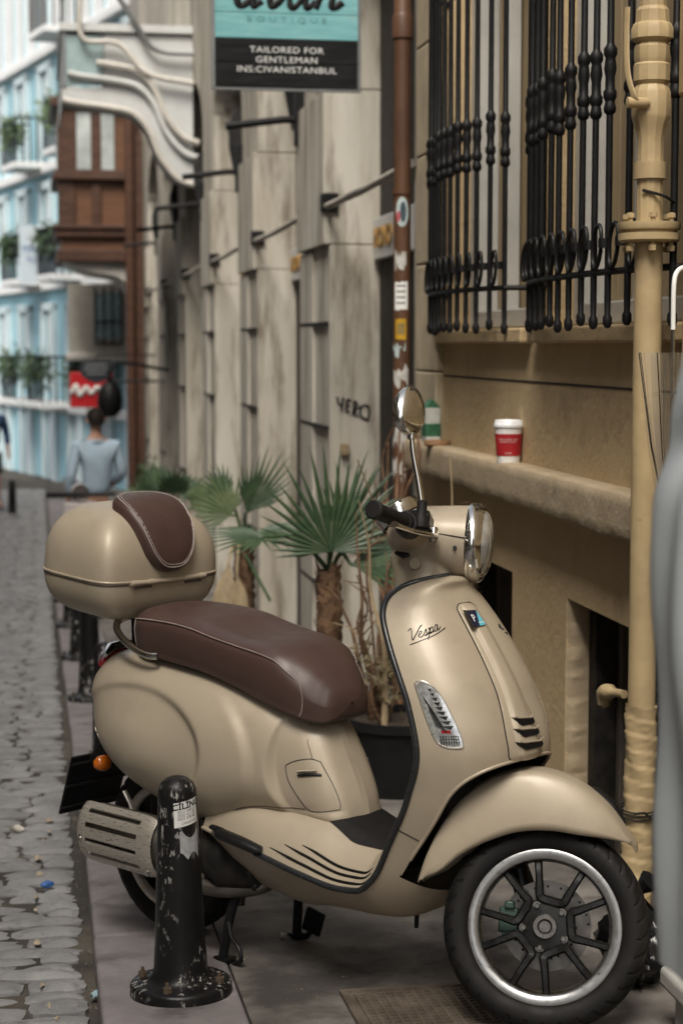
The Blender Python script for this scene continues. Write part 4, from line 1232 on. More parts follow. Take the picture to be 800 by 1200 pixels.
# bowed iron grilles
def bar_profile():
    p = [(0.0, 1.322), (0.0075, 1.325), (0.0125, 1.335), (0.0125, 1.352), (0.008, 1.362), (0.009, 1.40), (0.009, 1.90)]
    p += [(0.0145, 1.905), (0.017, 1.915), (0.0145, 1.925), (0.0125, 1.935), (0.0175, 1.945), (0.0175, 1.96), (0.013, 1.968), (0.0125, 2.0), (0.0165, 2.02), (0.0145, 2.04), (0.013, 2.05), (0.0175, 2.06), (0.0175, 2.075), (0.012, 2.083), (0.0095, 2.09), (0.009, 2.4), (0.009, 2.85)]
    return p
bar_mesh = None
for gi, (ya, yb, nb) in enumerate(((4.42, 5.79, 14), (6.10, 7.25, 13))):
    g = empty('window_grille', parent=ochre)
    def gx(f): return WX - 0.055 - 0.085 * (1 - abs(2 * f - 1) ** 2.6)
    fs_ = [k / (nb - 1) for k in range(nb)]
    for k, f in enumerate(fs_):
        y = ya + (yb - ya) * f
        if bar_mesh is None:
            o = MB().lathe([(r_ * 1.06, h_) for r_, h_ in bar_profile()], n=12).build('bar', IRON, g); bar_mesh = o.data
        else:
            o = bpy.data.objects.new('bar', bar_mesh); C.objects.link(o); o.parent = g
        o.matrix_basis = Matrix.Translation(Vector((gx(f), y, random.uniform(-0.012, 0.012))) - Vector(GP(WX, 5.5))) @ Matrix.Rotation(random.uniform(-0.006, 0.006), 4, 'X')
    for z, rr in ((1.478, 0.0095), (2.66, 0.011)):
        pts = [(gx(f), ya + (yb - ya) * f, z) for f in np.linspace(0, 1, 40)]
        pts = [(WX + 0.02, ya - 0.01, z)] + pts + [(WX + 0.02, yb + 0.01, z)]
        OB().tube(pts, rr, n=8).build('cross_bar', IRON, g)
    for k in range(nb - 1):                      # hoops between the bars
        f0 = (fs_[k] + fs_[k + 1]) / 2; yc_ = ya + (yb - ya) * f0; hw_r = (yb - ya) / (nb - 1) / 2 - 0.016
        pts = [(gx(f0) - 0.012, yc_ + hw_r * math.cos(a) - 0.012 * math.sin(a), 1.548 + 0.058 * math.sin(a)) for a in np.linspace(0, 2 * math.pi, 28, endpoint=False)]
        OB().tube(pts, 0.0062, n=8, closed=True).build('hoop', IRON, g)
        OB().tube([(gx(f0) - 0.006, yc_ - hw_r - 0.010, 1.543), (gx(f0) - 0.006, yc_ - hw_r - 0.010, 1.568)], 0.0175, n=8).build('hoop_clip', IRON, g)
# cellar windows: shallow reveal, black frame, grey timber, murky pane
GTIM = mat('grey_timber', (0.085, 0.072, 0.055), rough=0.7, var=0.3, stretch=(3, 3, 0.5))
for y0, y1 in CEL:
    w = empty('cellar_window', parent=ochre)
    OB().box(WX + 0.25, WX + 0.28, y0, y1, -0.45, ZC).build('pane', mat('murky_pane', (0.045, 0.043, 0.038), rough=0.22, col2=(0.12, 0.115, 0.10), scale=3, stretch=(1, 1, 3), coat=0.2), w, smooth=False)
    OB().box(WX + 0.075, WX + 0.15, y1 - 0.07, y1, -0.45, ZC).build('frame', DARK, w, smooth=False, bevel=0.006)
    OB().box(WX + 0.15, WX + 0.215, y1 - 0.10, y1, -0.45, ZC).build('frame', GTIM, w, smooth=False, bevel=0.006)
    OB().box(WX + 0.12, WX + 0.25, y0, y1 - 0.10, ZC - 0.03, ZC).build('frame', DARK, w, smooth=False, bevel=0.006)
    for zz2 in (-0.22, -0.02, 0.16):
        OB().tube([(WX + 0.235, y0, zz2), (WX + 0.235, y1 - 0.10, zz2 + 0.01)], 0.012, n=10).build('window_bar', GTIM, w)
# chipped plaster on the far jamb
P = []
for z in np.linspace(-0.5, ZC, 90):
    d = 0.006 + 0.005 * math.sin(z * 31) + 0.004 * math.sin(z * 73) + rng.normal() * 0.002
    P.append([(WX - 0.001, 5.50 + 0.004, z), (WX + 0.002 + d * 0.4, 5.50 - d * 0.6, z), (WX + 0.03, 5.50 - d - 0.006 + rng.normal() * 0.0015, z), (WX + 0.055, 5.50 - 0.010 + rng.normal() * 0.0015, z), (WX + 0.08, 5.50 - 0.004, z)])
OB().grid(P).build('chipped_edge', LEDGE, ochre, ang=80)

# ---------------- gas pipe by the ochre house
PX, PY = 1.545, 4.435
gas = empty('gas_pipe', GP(PX, PY)); tag(gas, 'ochre painted gas pipe with shut off valve and bolted flange', 'pipe')
gi_ = Matrix.Translation(-Vector(GP(PX, PY)))
def GB(): return MB(gi_)
GB().lathe([(0.036, 0.30), (0.036, 1.545)], n=28, origin=(PX, PY, 0)).build('pipe', OCHREPIPE, gas)
P = []
zs_ = np.linspace(-0.31, 0.34, 120)
for z in zs_:
    row = []
    for k in range(30):
        a = 2 * math.pi * k / 30
        spiral = ((z * 24 + k / 30) % 1.0)
        r = 0.041 + 0.0035 * (spiral - 0.5) + 0.0022 * math.sin(a * 3 + z * 40) + 0.003 * float(sstep(0.3, -0.3, z)) + rng.normal() * 0.0006
        row.append((PX + r * math.cos(a) - 0.012 * float(sstep(0.2, -0.4, z)), PY + r * math.sin(a), z))
    P.append(row)
GB().grid(P, cv=True).build('tape_wrapping', OCHREPIPE, gas, ang=70)
for zz2 in (0.045, 0.055, 0.064):
    GB().tube([(PX - 0.006 + 0.0475 * math.cos(a), PY + 0.0475 * math.sin(a), zz2 + 0.004 * math.sin(a)) for a in np.linspace(0, 2 * math.pi, 30, endpoint=False)], 0.0022, n=6, closed=True).build('wire_tie', DARK, gas)
GB().tube([(PX - 0.03, PY - 0.04, 0.058), (PX - 0.01, PY - 0.065, 0.066), (PX + 0.01, PY - 0.062, 0.05)], 0.0035, n=6).build('wire_tie', DARK, gas)
GB().lathe([(0.0, 1.540), (0.072, 1.540), (0.078, 1.545), (0.078, 1.562), (0.070, 1.563), (0.070, 1.570), (0.078, 1.571), (0.080, 1.576), (0.080, 1.590), (0.0, 1.594)], n=40, origin=(PX, PY, 0)).build('flange', OCHREPIPE, gas, ang=30)
for k in range(6):
    a = k * math.pi / 3 + 0.35
    GB().lathe([(0.0, 1.515), (0.010, 1.517), (0.011, 1.530), (0.006, 1.531), (0.006, 1.600), (0.011, 1.601), (0.011, 1.612), (0, 1.614)], n=6, origin=(PX + 0.060 * math.cos(a), PY + 0.060 * math.sin(a), 0)).build('flange_bolt', OCHREPIPE, gas, smooth=False)
GB().lathe([(0.034, 1.59), (0.034, 1.70), (0.036, 1.72), (0.036, 1.735), (0.034, 1.745), (0.034, 1.80), (0.040, 1.83), (0.048, 1.85), (0.050, 1.86), (0.050, 1.915), (0.046, 1.925), (0.040, 1.935), (0.047, 1.945), (0.047, 1.985), (0.043, 1.99), (0.046, 2.00), (0.046, 2.03), (0.040, 2.04), (0.054, 2.05), (0.054, 2.075), (0.050, 2.085), (0.044, 2.09), (0.042, 2.12), (0.036, 2.13), (0.036, 3.4)], n=12, origin=(PX, PY, 0)).build('valve_body', OCHREPIPE, gas, ang=25)
GB().lathe([(0.0, 1.700), (0.042, 1.700), (0.042, 1.742), (0, 1.742)], n=24, origin=(PX, PY, 0)).build('pipe_clamp', OCHREPIPE, gas, ang=30)
vl = catmull([(PX - 0.050, PY - 0.045, 1.885), (PX - 0.064, PY - 0.055, 1.90), (PX - 0.078, PY - 0.045, 1.96), (PX - 0.080, PY - 0.04, 2.05), (PX - 0.079, PY - 0.04, 2.12)], 20)
GB().tube(vl, 0.0085, n=8, flat=0.5).build('valve_lever', OCHREPIPE, gas)
GB().lathe([(0.0, -0.03), (0.014, -0.028), (0.014, 0.02), (0.008, 0.03)], n=10, axis='X', origin=(PX - 0.05, PY - 0.045, 1.885)).build('lever_nut', OCHREPIPE, gas)
GB().tube(catmull([(PX + 0.06, PY - 0.02, 1.64), (PX + 0.02, PY - 0.045, 1.655), (PX - 0.03, PY - 0.03, 1.67)], 12), 0.004, n=6).build('wire', DARK, gas)
GB().box(PX + 0.055, PX + 0.11, PY - 0.20, PY - 0.04, 1.9, 3.4).build('conduit', OCHREPIPE, gas, bevel=0.01)
GB().lathe([(0.034, -0.30), (0.034, 3.4)], n=16, origin=(PX + 0.085, PY - 0.12, 0)).build('pipe', OCHREPIPE, gas)
# elbow stub in front of the cellar window
GB().tube(catmull([(1.56, 4.62, 0.33), (1.545, 4.68, 0.325), (1.54, 4.73, 0.315), (1.545, 4.745, 0.29), (1.55, 4.742, 0.27)], 14), [0.012] * 4 + [0.022] * 8 + [0.012] * 2, n=12).build('elbow', OCHREPIPE, gas)

# ---------------- clear folded umbrella hanging from the flange
CLEAR = mat('clear_plastic', (0.80, 0.80, 0.78), rough=0.12, trans=0.85, alpha=0.16, var=0.08, scale=14, ior=1.15)
UX, UY, UD = 1.492, 4.10, -0.085
umb = empty('clear_umbrella', (UX, UY, 0.92 + UD)); tag(umb, 'clear plastic folded umbrella with white crook handle hanging on ochre pipe', 'umbrella')
ui = Matrix.Translation(-Vector((UX, UY, 0.92)))
P = []
for z, r in ((1.345, 0.085), (1.30, 0.080), (1.2, 0.068), (1.1, 0.052), (1.0, 0.034), (0.94, 0.02), (0.92, 0.008)):
    row = []
    for k in range(64):
        a = 2 * math.pi * k / 64
        rr = r * (0.72 + 0.28 * math.cos(a * 8 + z * 3)) 
        row.append((UX + rr * math.cos(a), UY + rr * math.sin(a), z))
    P.append(row)
MB(ui).grid(P, cv=True).build('canopy', CLEAR, umb, ang=80)
MB(ui).tube([(UX, UY, 0.88), (UX, UY, 1.42)], 0.0045, n=8).build('shaft', CHROME, umb)
for k in range(8):
    a = k * math.pi / 4
    MB(ui).tube([(UX + 0.006 * math.cos(a), UY + 0.006 * math.sin(a), 0.93), (UX + 0.05 * math.cos(a), UY + 0.05 * math.sin(a), 1.12), (UX + 0.084 * math.cos(a), UY + 0.084 * math.sin(a), 1.345)], 0.0014, n=5).build('rib', GUN, umb)
MB(ui).tube(catmull([(UX, UY, 1.40), (UX, UY, 1.50), (UX + 0.01, UY + 0.01, 1.535), (UX + 0.035, UY + 0.025, 1.548), (UX + 0.06, UY + 0.04, 1.535), (UX + 0.065, UY + 0.045, 1.50)], 24), 0.0058, n=10).build('crook_handle', WHITE, umb)

# ---------------- paper cup on the ledge
cup = empty('paper_cup', (1.612, 6.06, 0.868)); cup.scale = (1.22, 1.22, 1.06); tag(cup, 'white takeaway paper cup with red sleeve standing on the stone ledge', 'cup')
CUPW = mat('white_paper', (0.72, 0.71, 0.69), rough=0.55, var=0.03)
MB().lathe([(0.0, 0.002), (0.030, 0.002), (0.0315, 0.0), (0.0395, 0.125)], n=36).build('cup_body', CUPW, cup)
RED = mat('red_sleeve', (0.36, 0.012, 0.018), rough=0.6, var=0.1, scale=20)
MB().lathe([(0.0335, 0.026), (0.0345, 0.026), (0.0395, 0.098), (0.0385, 0.098)], n=36).build('sleeve', RED, cup, ang=60)
MB().lathe([(0.0405, 0.118), (0.0425, 0.120), (0.0425, 0.128), (0.0405, 0.130), (0.0395, 0.140), (0.0375, 0.143), (0.034, 0.143), (0.032, 0.139), (0.0, 0.138)], n=36).build('lid', mat('white_lid', (0.75, 0.76, 0.77), rough=0.35, var=0.03), cup, ang=40)
def cupmap(z0, s_):
    def f(x, y, h):
        z = z0 + y * s_; r = 0.0345 + (z - 0.026) / 0.072 * 0.005 + 0.0007
        a = -math.pi / 2 - 0.30 + x * s_ / r
        return (r * math.cos(a), r * math.sin(a), z)
    return f
text_part('sleeve_print', 'YOUR COFFEE, YOUR', 1.0, cupmap(0.078, 0.0062), WHITE, cup)
text_part('sleeve_print', 'MOMENT TODAY', 1.0, cupmap(0.070, 0.0062), WHITE, cup)
text_part('sleeve_print', 'COFFEE', 1.0, cupmap(0.033, 0.0062), WHITE, cup)

# small packet and tin on the end of the ledge
pk = empty('drink_carton', (1.615, 7.33, 0.870)); tag(pk, 'small green and white carton on the ledge beside the drainpipe', 'carton')
MB().box(-0.03, 0.03, -0.045, 0.045, 0.0, 0.15).build('carton_body', mat('carton_white', (0.5, 0.52, 0.48), rough=0.5, var=0.2, scale=30), pk, bevel=0.003)
MB().box(-0.0315, 0.0315, -0.0465, 0.0465, 0.03, 0.085).build('green_band', mat('carton_green', (0.03, 0.12, 0.06), rough=0.5, var=0.4, scale=40), pk, bevel=0.003)
MB().add([(-0.03, -0.045, 0.15), (0.03, -0.045, 0.15), (0.03, 0.045, 0.15), (-0.03, 0.045, 0.15), (-0.002, -0.045, 0.185), (-0.002, 0.045, 0.185)], [(0, 1, 4), (2, 3, 5), (1, 2, 5, 4), (3, 0, 4, 5)]).build('carton_top', MATS['carton_green'], pk, smooth=False)
tn = MB().lathe([(0.0, 0.0), (0.05, 0.0), (0.055, 0.006), (0.055, 0.022), (0.05, 0.022), (0.048, 0.008), (0, 0.008)], n=30); o = tn.build('clay_saucer', mat('clay', (0.30, 0.17, 0.09), rough=0.8), None); o.location = (1.60, 7.15, 0.870)
tag(o, 'small brown clay saucer lying on the stone ledge', 'saucer')

# ---------------- brown drainpipe with stickers
DX, DY = 1.585, 7.80
dp = empty('drainpipe', GP(DX, DY)); tag(dp, 'rusty brown drainpipe plastered with peeling stickers', 'drainpipe')
di = Matrix.Translation(-Vector(GP(DX, DY)))
MB(di).lathe([(0.038, -0.52), (0.038, 2.60), (0.046, 2.61), (0.046, 2.70), (0.042, 2.71), (0.038, 2.72), (0.038, 4.5)], n=28, origin=(DX, DY, 0)).build('pipe', RUST, dp)
for zz2 in (0.3, 1.95, 3.4): MB(di).lathe([(0.039, zz2 - 0.012), (0.043, zz2 - 0.012), (0.043, zz2 + 0.012), (0.039, zz2 + 0.012)], n=24, origin=(DX, DY, 0)).build('pipe_bracket', RUST, dp)
def pipe_patch(name, z0, z1, a0, a1, m_, r=0.0392, torn=0.0, n=10, round_=False):
    aC, zC = (a0 + a1) / 2, (z0 + z1) / 2
    if round_:
        pts = [[(aC + (a1 - a0) / 2 * k * math.cos(t), zC + (z1 - z0) / 2 * k * math.sin(t)) for t in np.linspace(0, 2 * math.pi, 24, endpoint=False)] for k in (0.02, 0.5, 1.0)]
        P = [[(DX + r * math.cos(a), DY + r * math.sin(a), z) for a, z in row] for row in pts]
        return MB(di).grid(P, cv=True).build(name, m_, dp)
    P = []
    for i in range(n):
        a = a0 + (a1 - a0) * i / (n - 1)
        t0, t1 = random.uniform(0, torn), random.uniform(0, torn)
        P.append([(DX + r * math.cos(a), DY + r * math.sin(a), z) for z in np.linspace(z0 + t0, z1 - t1, 4)])
    return MB(di).grid(P).build(name, m_, dp)
F_ = -math.pi / 2 - 0.2          # towards the camera
PAPER = mat('torn_paper', (0.50, 0.49, 0.46), rough=0.8, col2=(0.36, 0.34, 0.30), scale=30)
pipe_patch('sticker', 1.795, 1.925, F_ - 0.75, F_ + 0.75, mat('sticker_pale_blue', (0.42, 0.50, 0.50), rough=0.5, var=0.15, scale=40), round_=True)
pipe_patch('sticker_face', 1.815, 1.905, F_ - 0.25, F_ + 0.45, mat('sticker_dark', (0.05, 0.08, 0.10), rough=0.5, var=0.4, scale=60), r=0.0396, round_=True)
pipe_patch('sticker', 1.815, 1.865, F_ - 0.7, F_ - 0.2, mat('sticker_pink', (0.45, 0.10, 0.12), rough=0.5, var=0.2), r=0.0398, round_=True)
pipe_patch('sticker', 1.60, 1.71, F_ - 0.9, F_ + 0.5, PAPER, torn=0.05)
pipe_patch('sticker', 1.43, 1.56, F_ - 0.9, F_ + 0.7, WHITE, torn=0.008)
for zz2 in (1.46, 1.485, 1.51, 1.535): pipe_patch('sticker_line', zz2, zz2 + 0.008, F_ - 0.65, F_ + 0.4, mat('grey_print', (0.2, 0.2, 0.2), rough=0.6), r=0.0397)
pipe_patch('sticker', 1.30, 1.40, F_ - 0.75, F_ + 0.5, mat('sticker_yellow', (0.50, 0.29, 0.015), rough=0.5, var=0.15), torn=0.01, r=0.0399)
for k in range(4): pipe_patch('sticker_line', 1.325, 1.375, F_ - 0.5 + 0.22 * k, F_ - 0.38 + 0.22 * k, MATS['sticker_dark'], r=0.0403, n=3)
for zz2 in (1.22, 1.08, 0.93, 0.80, 0.66, 0.5, 0.33):
    a = random.uniform(-0.5, 0.2)
    pipe_patch('sticker', zz2, zz2 + random.uniform(0.09, 0.14), F_ - 1.1 + a, F_ + 0.8 + a, random.choice([PAPER, PAPER, WHITE, MATS['sticker_pale_blue']]), torn=0.06)

# ---------------- limestone arcade beyond
AX = 1.70
arc = empty('stone_arcade', GP(AX, 18)); tag(arc, 'weathered pale limestone building with deep shop openings between piers', 'building')
ai = Matrix.Translation(-Vector(GP(AX, 18)))
def AB(): return MB(ai)
NEAR = [8.1 + 3.5 * k for k in range(7)]
def arch_head(y0, y1, spring, top, rise):
    n = 18
    pts = [(y0, top), (y0, spring)]
    for k in range(n + 1):
        a = math.pi * (1 - k / n)
        pts.append(((y0 + y1) / 2 + (y1 - y0) / 2 * math.cos(a), spring + rise * math.sin(a)))
    pts += [(y1, spring), (y1, top)]
    out = []
    for p in pts:
        if not out or math.hypot(p[0] - out[-1][0], p[1] - out[-1][1]) > 1e-5: out.append(p)
    return out
AB().box(AX, AX + 0.5, 7.73, 8.1, -1.2, 9.0).build('pier', STONE2, arc, smooth=False, bevel=0.01)
for k, n0 in enumerate(NEAR):
    n1 = n0 + 2.4; p1 = n0 + 3.5
    gz = -SL * n1 - 0.3
    # pier: plinth, courses, the last with worn corner
    pr = empty('pier', parent=arc)
    zc = gz; ci = 0
    hts = [1.0, 1.87 - gz - 1.0, 0.9, 1.2, 3.6]
    AB().box(AX + 0.012, AX + 0.34, n1 + 0.012, p1 - 0.012, gz, 9.0).build('core', STONE, pr, smooth=False)
    for h in hts:
        j = random.uniform(-0.003, 0.003) - (0.035 if ci == 2 else 0)
        AB().box(AX + j, AX + 0.33 + 0.01, n1, p1, zc + 0.003, zc + h - 0.003).build('stone', STONE2, pr, smooth=False, bevel=0.006)
        zc += h; ci += 1
    # raised pilaster strip with iron cramps
    AB().box(AX - 0.022, AX + 0.02, n1 + 0.55, p1 - 0.02, gz, 1.86).build('pilaster', STONE, pr, smooth=False, bevel=0.012)
    for zz2 in (-0.2, 0.78, 1.40, 2.6): AB().box(AX - 0.024, AX + 0.012, n1 + 0.03, p1 - 0.06, zz2, zz2 + 0.020).build('cramp', DARK, pr, smooth=False)
    # opening: rounded reveal facing up the street, dark door, signboard, upper light
    AB().prism(arch_head(n0, n1, 3.35, 9.0, 0.75), 0.0, 0.34, lambda y, z, h: (AX + h, y, z)).build('arch_wall', STONE2, arc, smooth=False)
    AB().box(AX + 0.30, AX + 0.36, n0, n1, gz, 4.3).build('shop_front', DKVOID, arc, smooth=False)
    for f in (0.0, 0.33, 0.66):
        AB().box(AX + 0.265, AX + 0.298, n0 + 0.02 + (n1 - n0) * f, n0 + 0.10 + (n1 - n0) * f, gz, 4.2).build('door_post', DARK, arc, smooth=False, bevel=0.006)
    AB().box(AX + 0.255, AX + 0.29, n0 + 0.02, n1 - 0.02, 1.78, 2.02).build('signboard', mat('shop_sign_white', (0.55, 0.55, 0.54), rough=0.5, var=0.06), arc, smooth=False, bevel=0.006)
    V, F = text_verts('MONO' if k == 0 else 'MODA', 0.17, extrude=0.008)
    AB().add([(AX + 0.252 - p[2], n1 - 0.35 - p[0] , 1.845 + p[1]) for p in V], F).build('sign_letters', mat('gold_letters', (0.40, 0.23, 0.06), rough=0.35, metal=0.6), arc, smooth=False)
    AB().tube([(AX - 0.02, n0 - 0.05, 2.10), (AX - 0.03, (n0 + n1) / 2, 2.08), (AX - 0.02, n1 + 0.02, 2.09)], 0.020, n=10).build('awning_rod', STONE, arc)
    AB().box(AX - 0.05, AX + 0.05, n1 - 0.03, n1 + 0.06, 2.06, 2.17).build('rod_bracket', IRON, arc, bevel=0.01)
    if k >= 1:
        # folded black drop awning and its arm
        aw = AB(); P = []
        for y in (n0 - 0.03, n0 + 0.1, n0 + 0.2, n0 + 0.34):
            P.append([(AX, y, 3.26), (AX - 0.04, y, 3.24), (AX - 0.075, y, 3.12), (AX - 0.07, y, 2.95), (AX - 0.02, y, 2.70), (AX, y, 2.69)])
        aw.grid(P, cv=False); n_ = 6; aw.f.append(tuple(range(n_))); aw.f.append(tuple(range(3 * n_, 4 * n_))); aw.mi += [0, 0]
        aw.build('folded_awning', mat('black_canvas', (0.014, 0.013, 0.013), rough=0.85, var=0.2), arc, smooth=False)
        AB().tube([(AX + 0.02, n0 - 0.03, 2.72), (AX - 0.12, n0 - 0.05, 2.72), (AX - 0.50, n0 - 0.05, 2.67)], [0.024, 0.024, 0.026], n=10).build('awning_arm', IRON, arc)
        AB().box(AX - 0.06, AX + 0.01, n0 - 0.09, n0 - 0.02, 2.55, 2.95).build('arm_plate', IRON, arc, bevel=0.008)
AB().box(AX, AX + 0.5, NEAR[-1] + 3.5, 34.0, -3, 9.0).build('end_wall', STONE, arc, smooth=False)
# graffiti on the reveal that faces the street, small meter box below it
def gmap(x, y, h=0):
    return (ai @ Vector((AX + 0.045 + x * 0.070, 10.494 + 0.002, 0.90 + y * 0.080 - x * 0.026)))
ink('graffiti', [[(0.0, 0.95), (0.10, 0.45), (0.42, 0.55)], [(0.48, 1.05), (0.40, 0.4), (0.36, 0.0)],
                 [(0.82, 1.0), (0.72, 0.1)], [(0.82, 1.0), (1.15, 1.05)], [(0.78, 0.55), (1.05, 0.6)], [(0.72, 0.1), (1.05, 0.15)],
                 [(1.32, 0.0), (1.45, 1.05), (1.72, 0.9), (1.60, 0.6), (1.42, 0.5), (1.70, 0.0)],
                 [(1.95, 0.15), (2.0, 0.85), (2.55, 1.15), (2.72, 0.8), (2.60, 0.1), (1.95, 0.15)]],
    lambda x, y: tuple(gmap(x, y)), 0.0075, BLACKINK, arc)
AB().box(AX + 0.06, AX + 0.11, 10.455, 10.5, 0.63, 0.70).build('meter_box', mat('ochre_box', (0.28, 0.21, 0.12), rough=0.6), arc, bevel=0.005)

# ---------------- hanging shop sign
sg_ = empty('hanging_sign', (1.24, 9.0, 2.555)); tag(sg_, 'teal and black wooden shop sign hanging out over the pavement', 'sign')
TEAL = mat('teal_board', (0.16, 0.40, 0.42), rough=0.6, col2=(0.22, 0.47, 0.485), scale=3, stretch=(1.5, 1, 12), col3=(0.40, 0.33, 0.28), scale3=3, mix3=(0.66, 0.80))
BLKB = mat('black_board', (0.007, 0.0075, 0.008), spec=0.2, rough=0.6, col2=(0.016, 0.017, 0.018), scale=3, stretch=(1.5, 1, 14), col3=(0.11, 0.12, 0.12), scale3=2.2, mix3=(0.64, 0.80))
for z0, z1, m_ in ((0.0, 0.117, BLKB), (0.119, 0.236, BLKB), (0.238, 0.361, TEAL), (0.363, 0.485, TEAL), (0.487, 0.61, TEAL)):
    MB().box(-0.365, 0.365, -0.012, 0.012, z0, z1).build('plank', m_, sg_, smooth=False, bevel=0.003)
for x in (-0.3655, 0.3655):
    MB().box(x - 0.008, x + 0.008, -0.016, 0.016, -0.006, 0.62).build('frame', mat('grey_metal', (0.25, 0.26, 0.26), rough=0.4, metal=0.6), sg_, smooth=False)
MB().box(-0.3735, 0.3735, -0.016, 0.016, -0.014, -0.004).build('frame', MATS['grey_metal'], sg_, smooth=False)
MB().tube([(-0.37, 0, 0.63), (0.46, 0, 0.63)], 0.014, n=10).build('bracket_arm', IRON, sg_)
for x in (-0.3, 0.3): MB().tube([(x, 0, 0.60), (x, 0, 0.64)], 0.006, n=6).build('hanger', IRON, sg_)
def smap(x, y, h): return (x, -0.0135 - h, y)
for txt, z, size in (('TAILORED FOR', 0.170, 0.047), ('GENTLEMAN', 0.122, 0.047), ('INS:CIVANISTANBUL', 0.074, 0.047)):
    text_part('sign_lettering', txt, size, lambda x, y, h, z=z: smap(x * 1.08, y * 0.9 + z, h), WHITE, sg_, space=1.08)
text_part('sign_lettering', 'B O U T I Q U E', 0.048, lambda x, y, h: smap(x * 1.1, y * 0.8 + 0.318, h), mat('faded_teal_print', (0.10, 0.25, 0.26), rough=0.6), sg_, space=1.1)
CIV = [[(0.42, 0.78), (0.30, 0.98), (0.06, 0.72), (0.02, 0.30), (0.20, 0.04), (0.44, 0.26)],
       [(0.56, 0.92), (0.50, 0.40), (0.56, 0.06), (0.74, 0.22)],
       [(0.82, 0.90), (0.98, 0.90), (0.96, 0.30), (1.06, 0.06), (1.34, 0.40), (1.42, 0.95)],
       [(1.98, 0.84), (1.72, 0.98), (1.52, 0.60), (1.52, 0.20), (1.70, 0.06), (1.94, 0.50), (2.02, 0.92), (1.96, 0.30), (2.06, 0.06), (2.24, 0.24)],
       [(2.30, 0.92), (2.34, 0.40), (2.28, 0.04), (2.40, 0.60), (2.62, 0.96), (2.78, 0.80), (2.70, 0.24), (2.82, 0.06), (3.0, 0.26)],
       [(0.62, 1.28), (0.66, 1.34)]]
mbk = MB()
for stq in CIV:
    P = catmull(stq, 8 * len(stq)); 
    pts = [(-0.265 + x * 0.178 + y * 0.045, -0.0135, 0.385 + y * 0.165) for x, y in P]
    mbk.tube(pts, [0.013 + 0.006 * abs(math.sin(i * 0.25)) for i in range(len(pts))], n=8, flat=0.18, up=(0, -1, 0))
mbk.build('sign_script', BLACKINK, sg_)
# ---------------- glazed balcony on scrolled brackets, and the house with the wooden oriel behind it
def sub(name, loc, label, cat, group=None):
    e = empty(name, loc); tag(e, label, cat, group)
    return e, Matrix.Translation(-Vector(loc))
bal, bi_ = sub('balcony', (1.7, 21.0, 3.2), 'grey glazed balcony on curved scroll brackets above the arcade', 'balcony')
BGREY = mat('balcony_grey', (0.55, 0.56, 0.55), rough=0.75, var=0.12, scale=2)
PIPEW = mat('white_pipe', (0.55, 0.52, 0.47), rough=0.5, var=0.1)
GLT = mat('pale_teal_glass', (0.30, 0.40, 0.40), rough=0.15, var=0.12, coat=0.5)
sc_prof = [(1.70, 3.05), (1.52, 3.12), (1.34, 3.34), (1.22, 3.62), (1.05, 3.80), (0.80, 3.86), (0.46, 3.90), (0.30, 3.93)]
sp_ = catmull(sc_prof, 30)
poly = [(x, z) for x, z in sp_] + [(0.30, 4.05), (0.75, 4.05), (0.75, 4.62), (1.70, 4.62)]
MB(bi_).prism(poly, 19.8, 20.5, lambda x, z, h: (x, h, z)).build('bracket_body', BGREY, bal, smooth=False)
for k, (dy, dz, mm) in enumerate(((19.72, -0.03, PIPEW), (19.76, 0.26, BGREY), (19.74, 0.42, PIPEW))):
    pts = [(x + (0.06 if k else 0), dy, z + dz) for x, z in sp_[::-1]]
    if k == 2: pts = pts[6:]
    MB(bi_).tube(pts, 0.035, n=8).build('scroll_moulding', mm, bal)
MB(bi_).box(0.28, 1.7, 19.75, 23.5, 4.64, 4.72).build('balcony_slab', BGREY, bal, smooth=False)
for y in np.linspace(19.8, 23.4, 5):
    MB(bi_).box(0.30, 0.34, y - 0.02, y + 0.02, 4.05, 5.1).build('rail_post', MATS['grey_metal'], bal, smooth=False)
MB(bi_).box(0.31, 0.33, 19.8, 23.4, 4.06, 4.60).build('glass_panel', GLT, bal, smooth=False)
MB(bi_).box(0.33, 0.74, 19.80, 19.82, 4.07, 4.60).build('glass_panel', GLT, bal, smooth=False)
MB(bi_).tube([(0.25, 19.75, 5.05), (1.9, 19.75, 5.05)], 0.05, n=8).build('hand_rail', MATS['grey_metal'], bal)
MB(bi_).tube(catmull([(0.5, 19.7, 5.0), (0.52, 19.7, 4.55), (0.9, 19.7, 4.5), (1.2, 19.7, 4.2), (1.7, 19.7, 4.1)], 24), 0.03, n=8).build('waste_pipe', PIPEW, bal)
MB(bi_).tube(catmull([(0.9, 19.7, 5.0), (1.1, 19.7, 4.7), (1.3, 19.7, 4.45), (1.8, 19.7, 4.42)], 24), 0.03, n=8).build('waste_pipe', MATS['grey_metal'], bal)

orh, oi = sub('oriel_house', GP(1.62, 30.5), 'house with projecting dark brown wooden oriel window', 'house')
MB(oi).box(1.62, 3.2, 28.5, 33.5, -2.6, 8.5).build('wall', mat('grey_beige_render', (0.30, 0.28, 0.25), rough=0.85, var=0.15, scale=2), orh, smooth=False)
OX0, OX1, OY0, OY1 = 0.34, 1.64, 28.6, 31.0
MB(oi).box(OX0 + 0.04, OX1, OY0 + 0.04, OY1 - 0.04, 2.72, 5.0).build('oriel_body', WOODL, orh, smooth=False)
for z0, z1, e in ((2.60, 2.78, 0.03), (2.98, 3.10, 0.05), (3.10, 3.16, 0.09), (3.86, 3.93, 0.09), (3.93, 4.0, 0.05), (4.98, 5.12, 0.10)):
    MB(oi).box(OX0 - e, OX1, OY0 - e, OY1 + e, z0, z1).build('oriel_moulding', WOODB, orh, smooth=False, bevel=0.01)
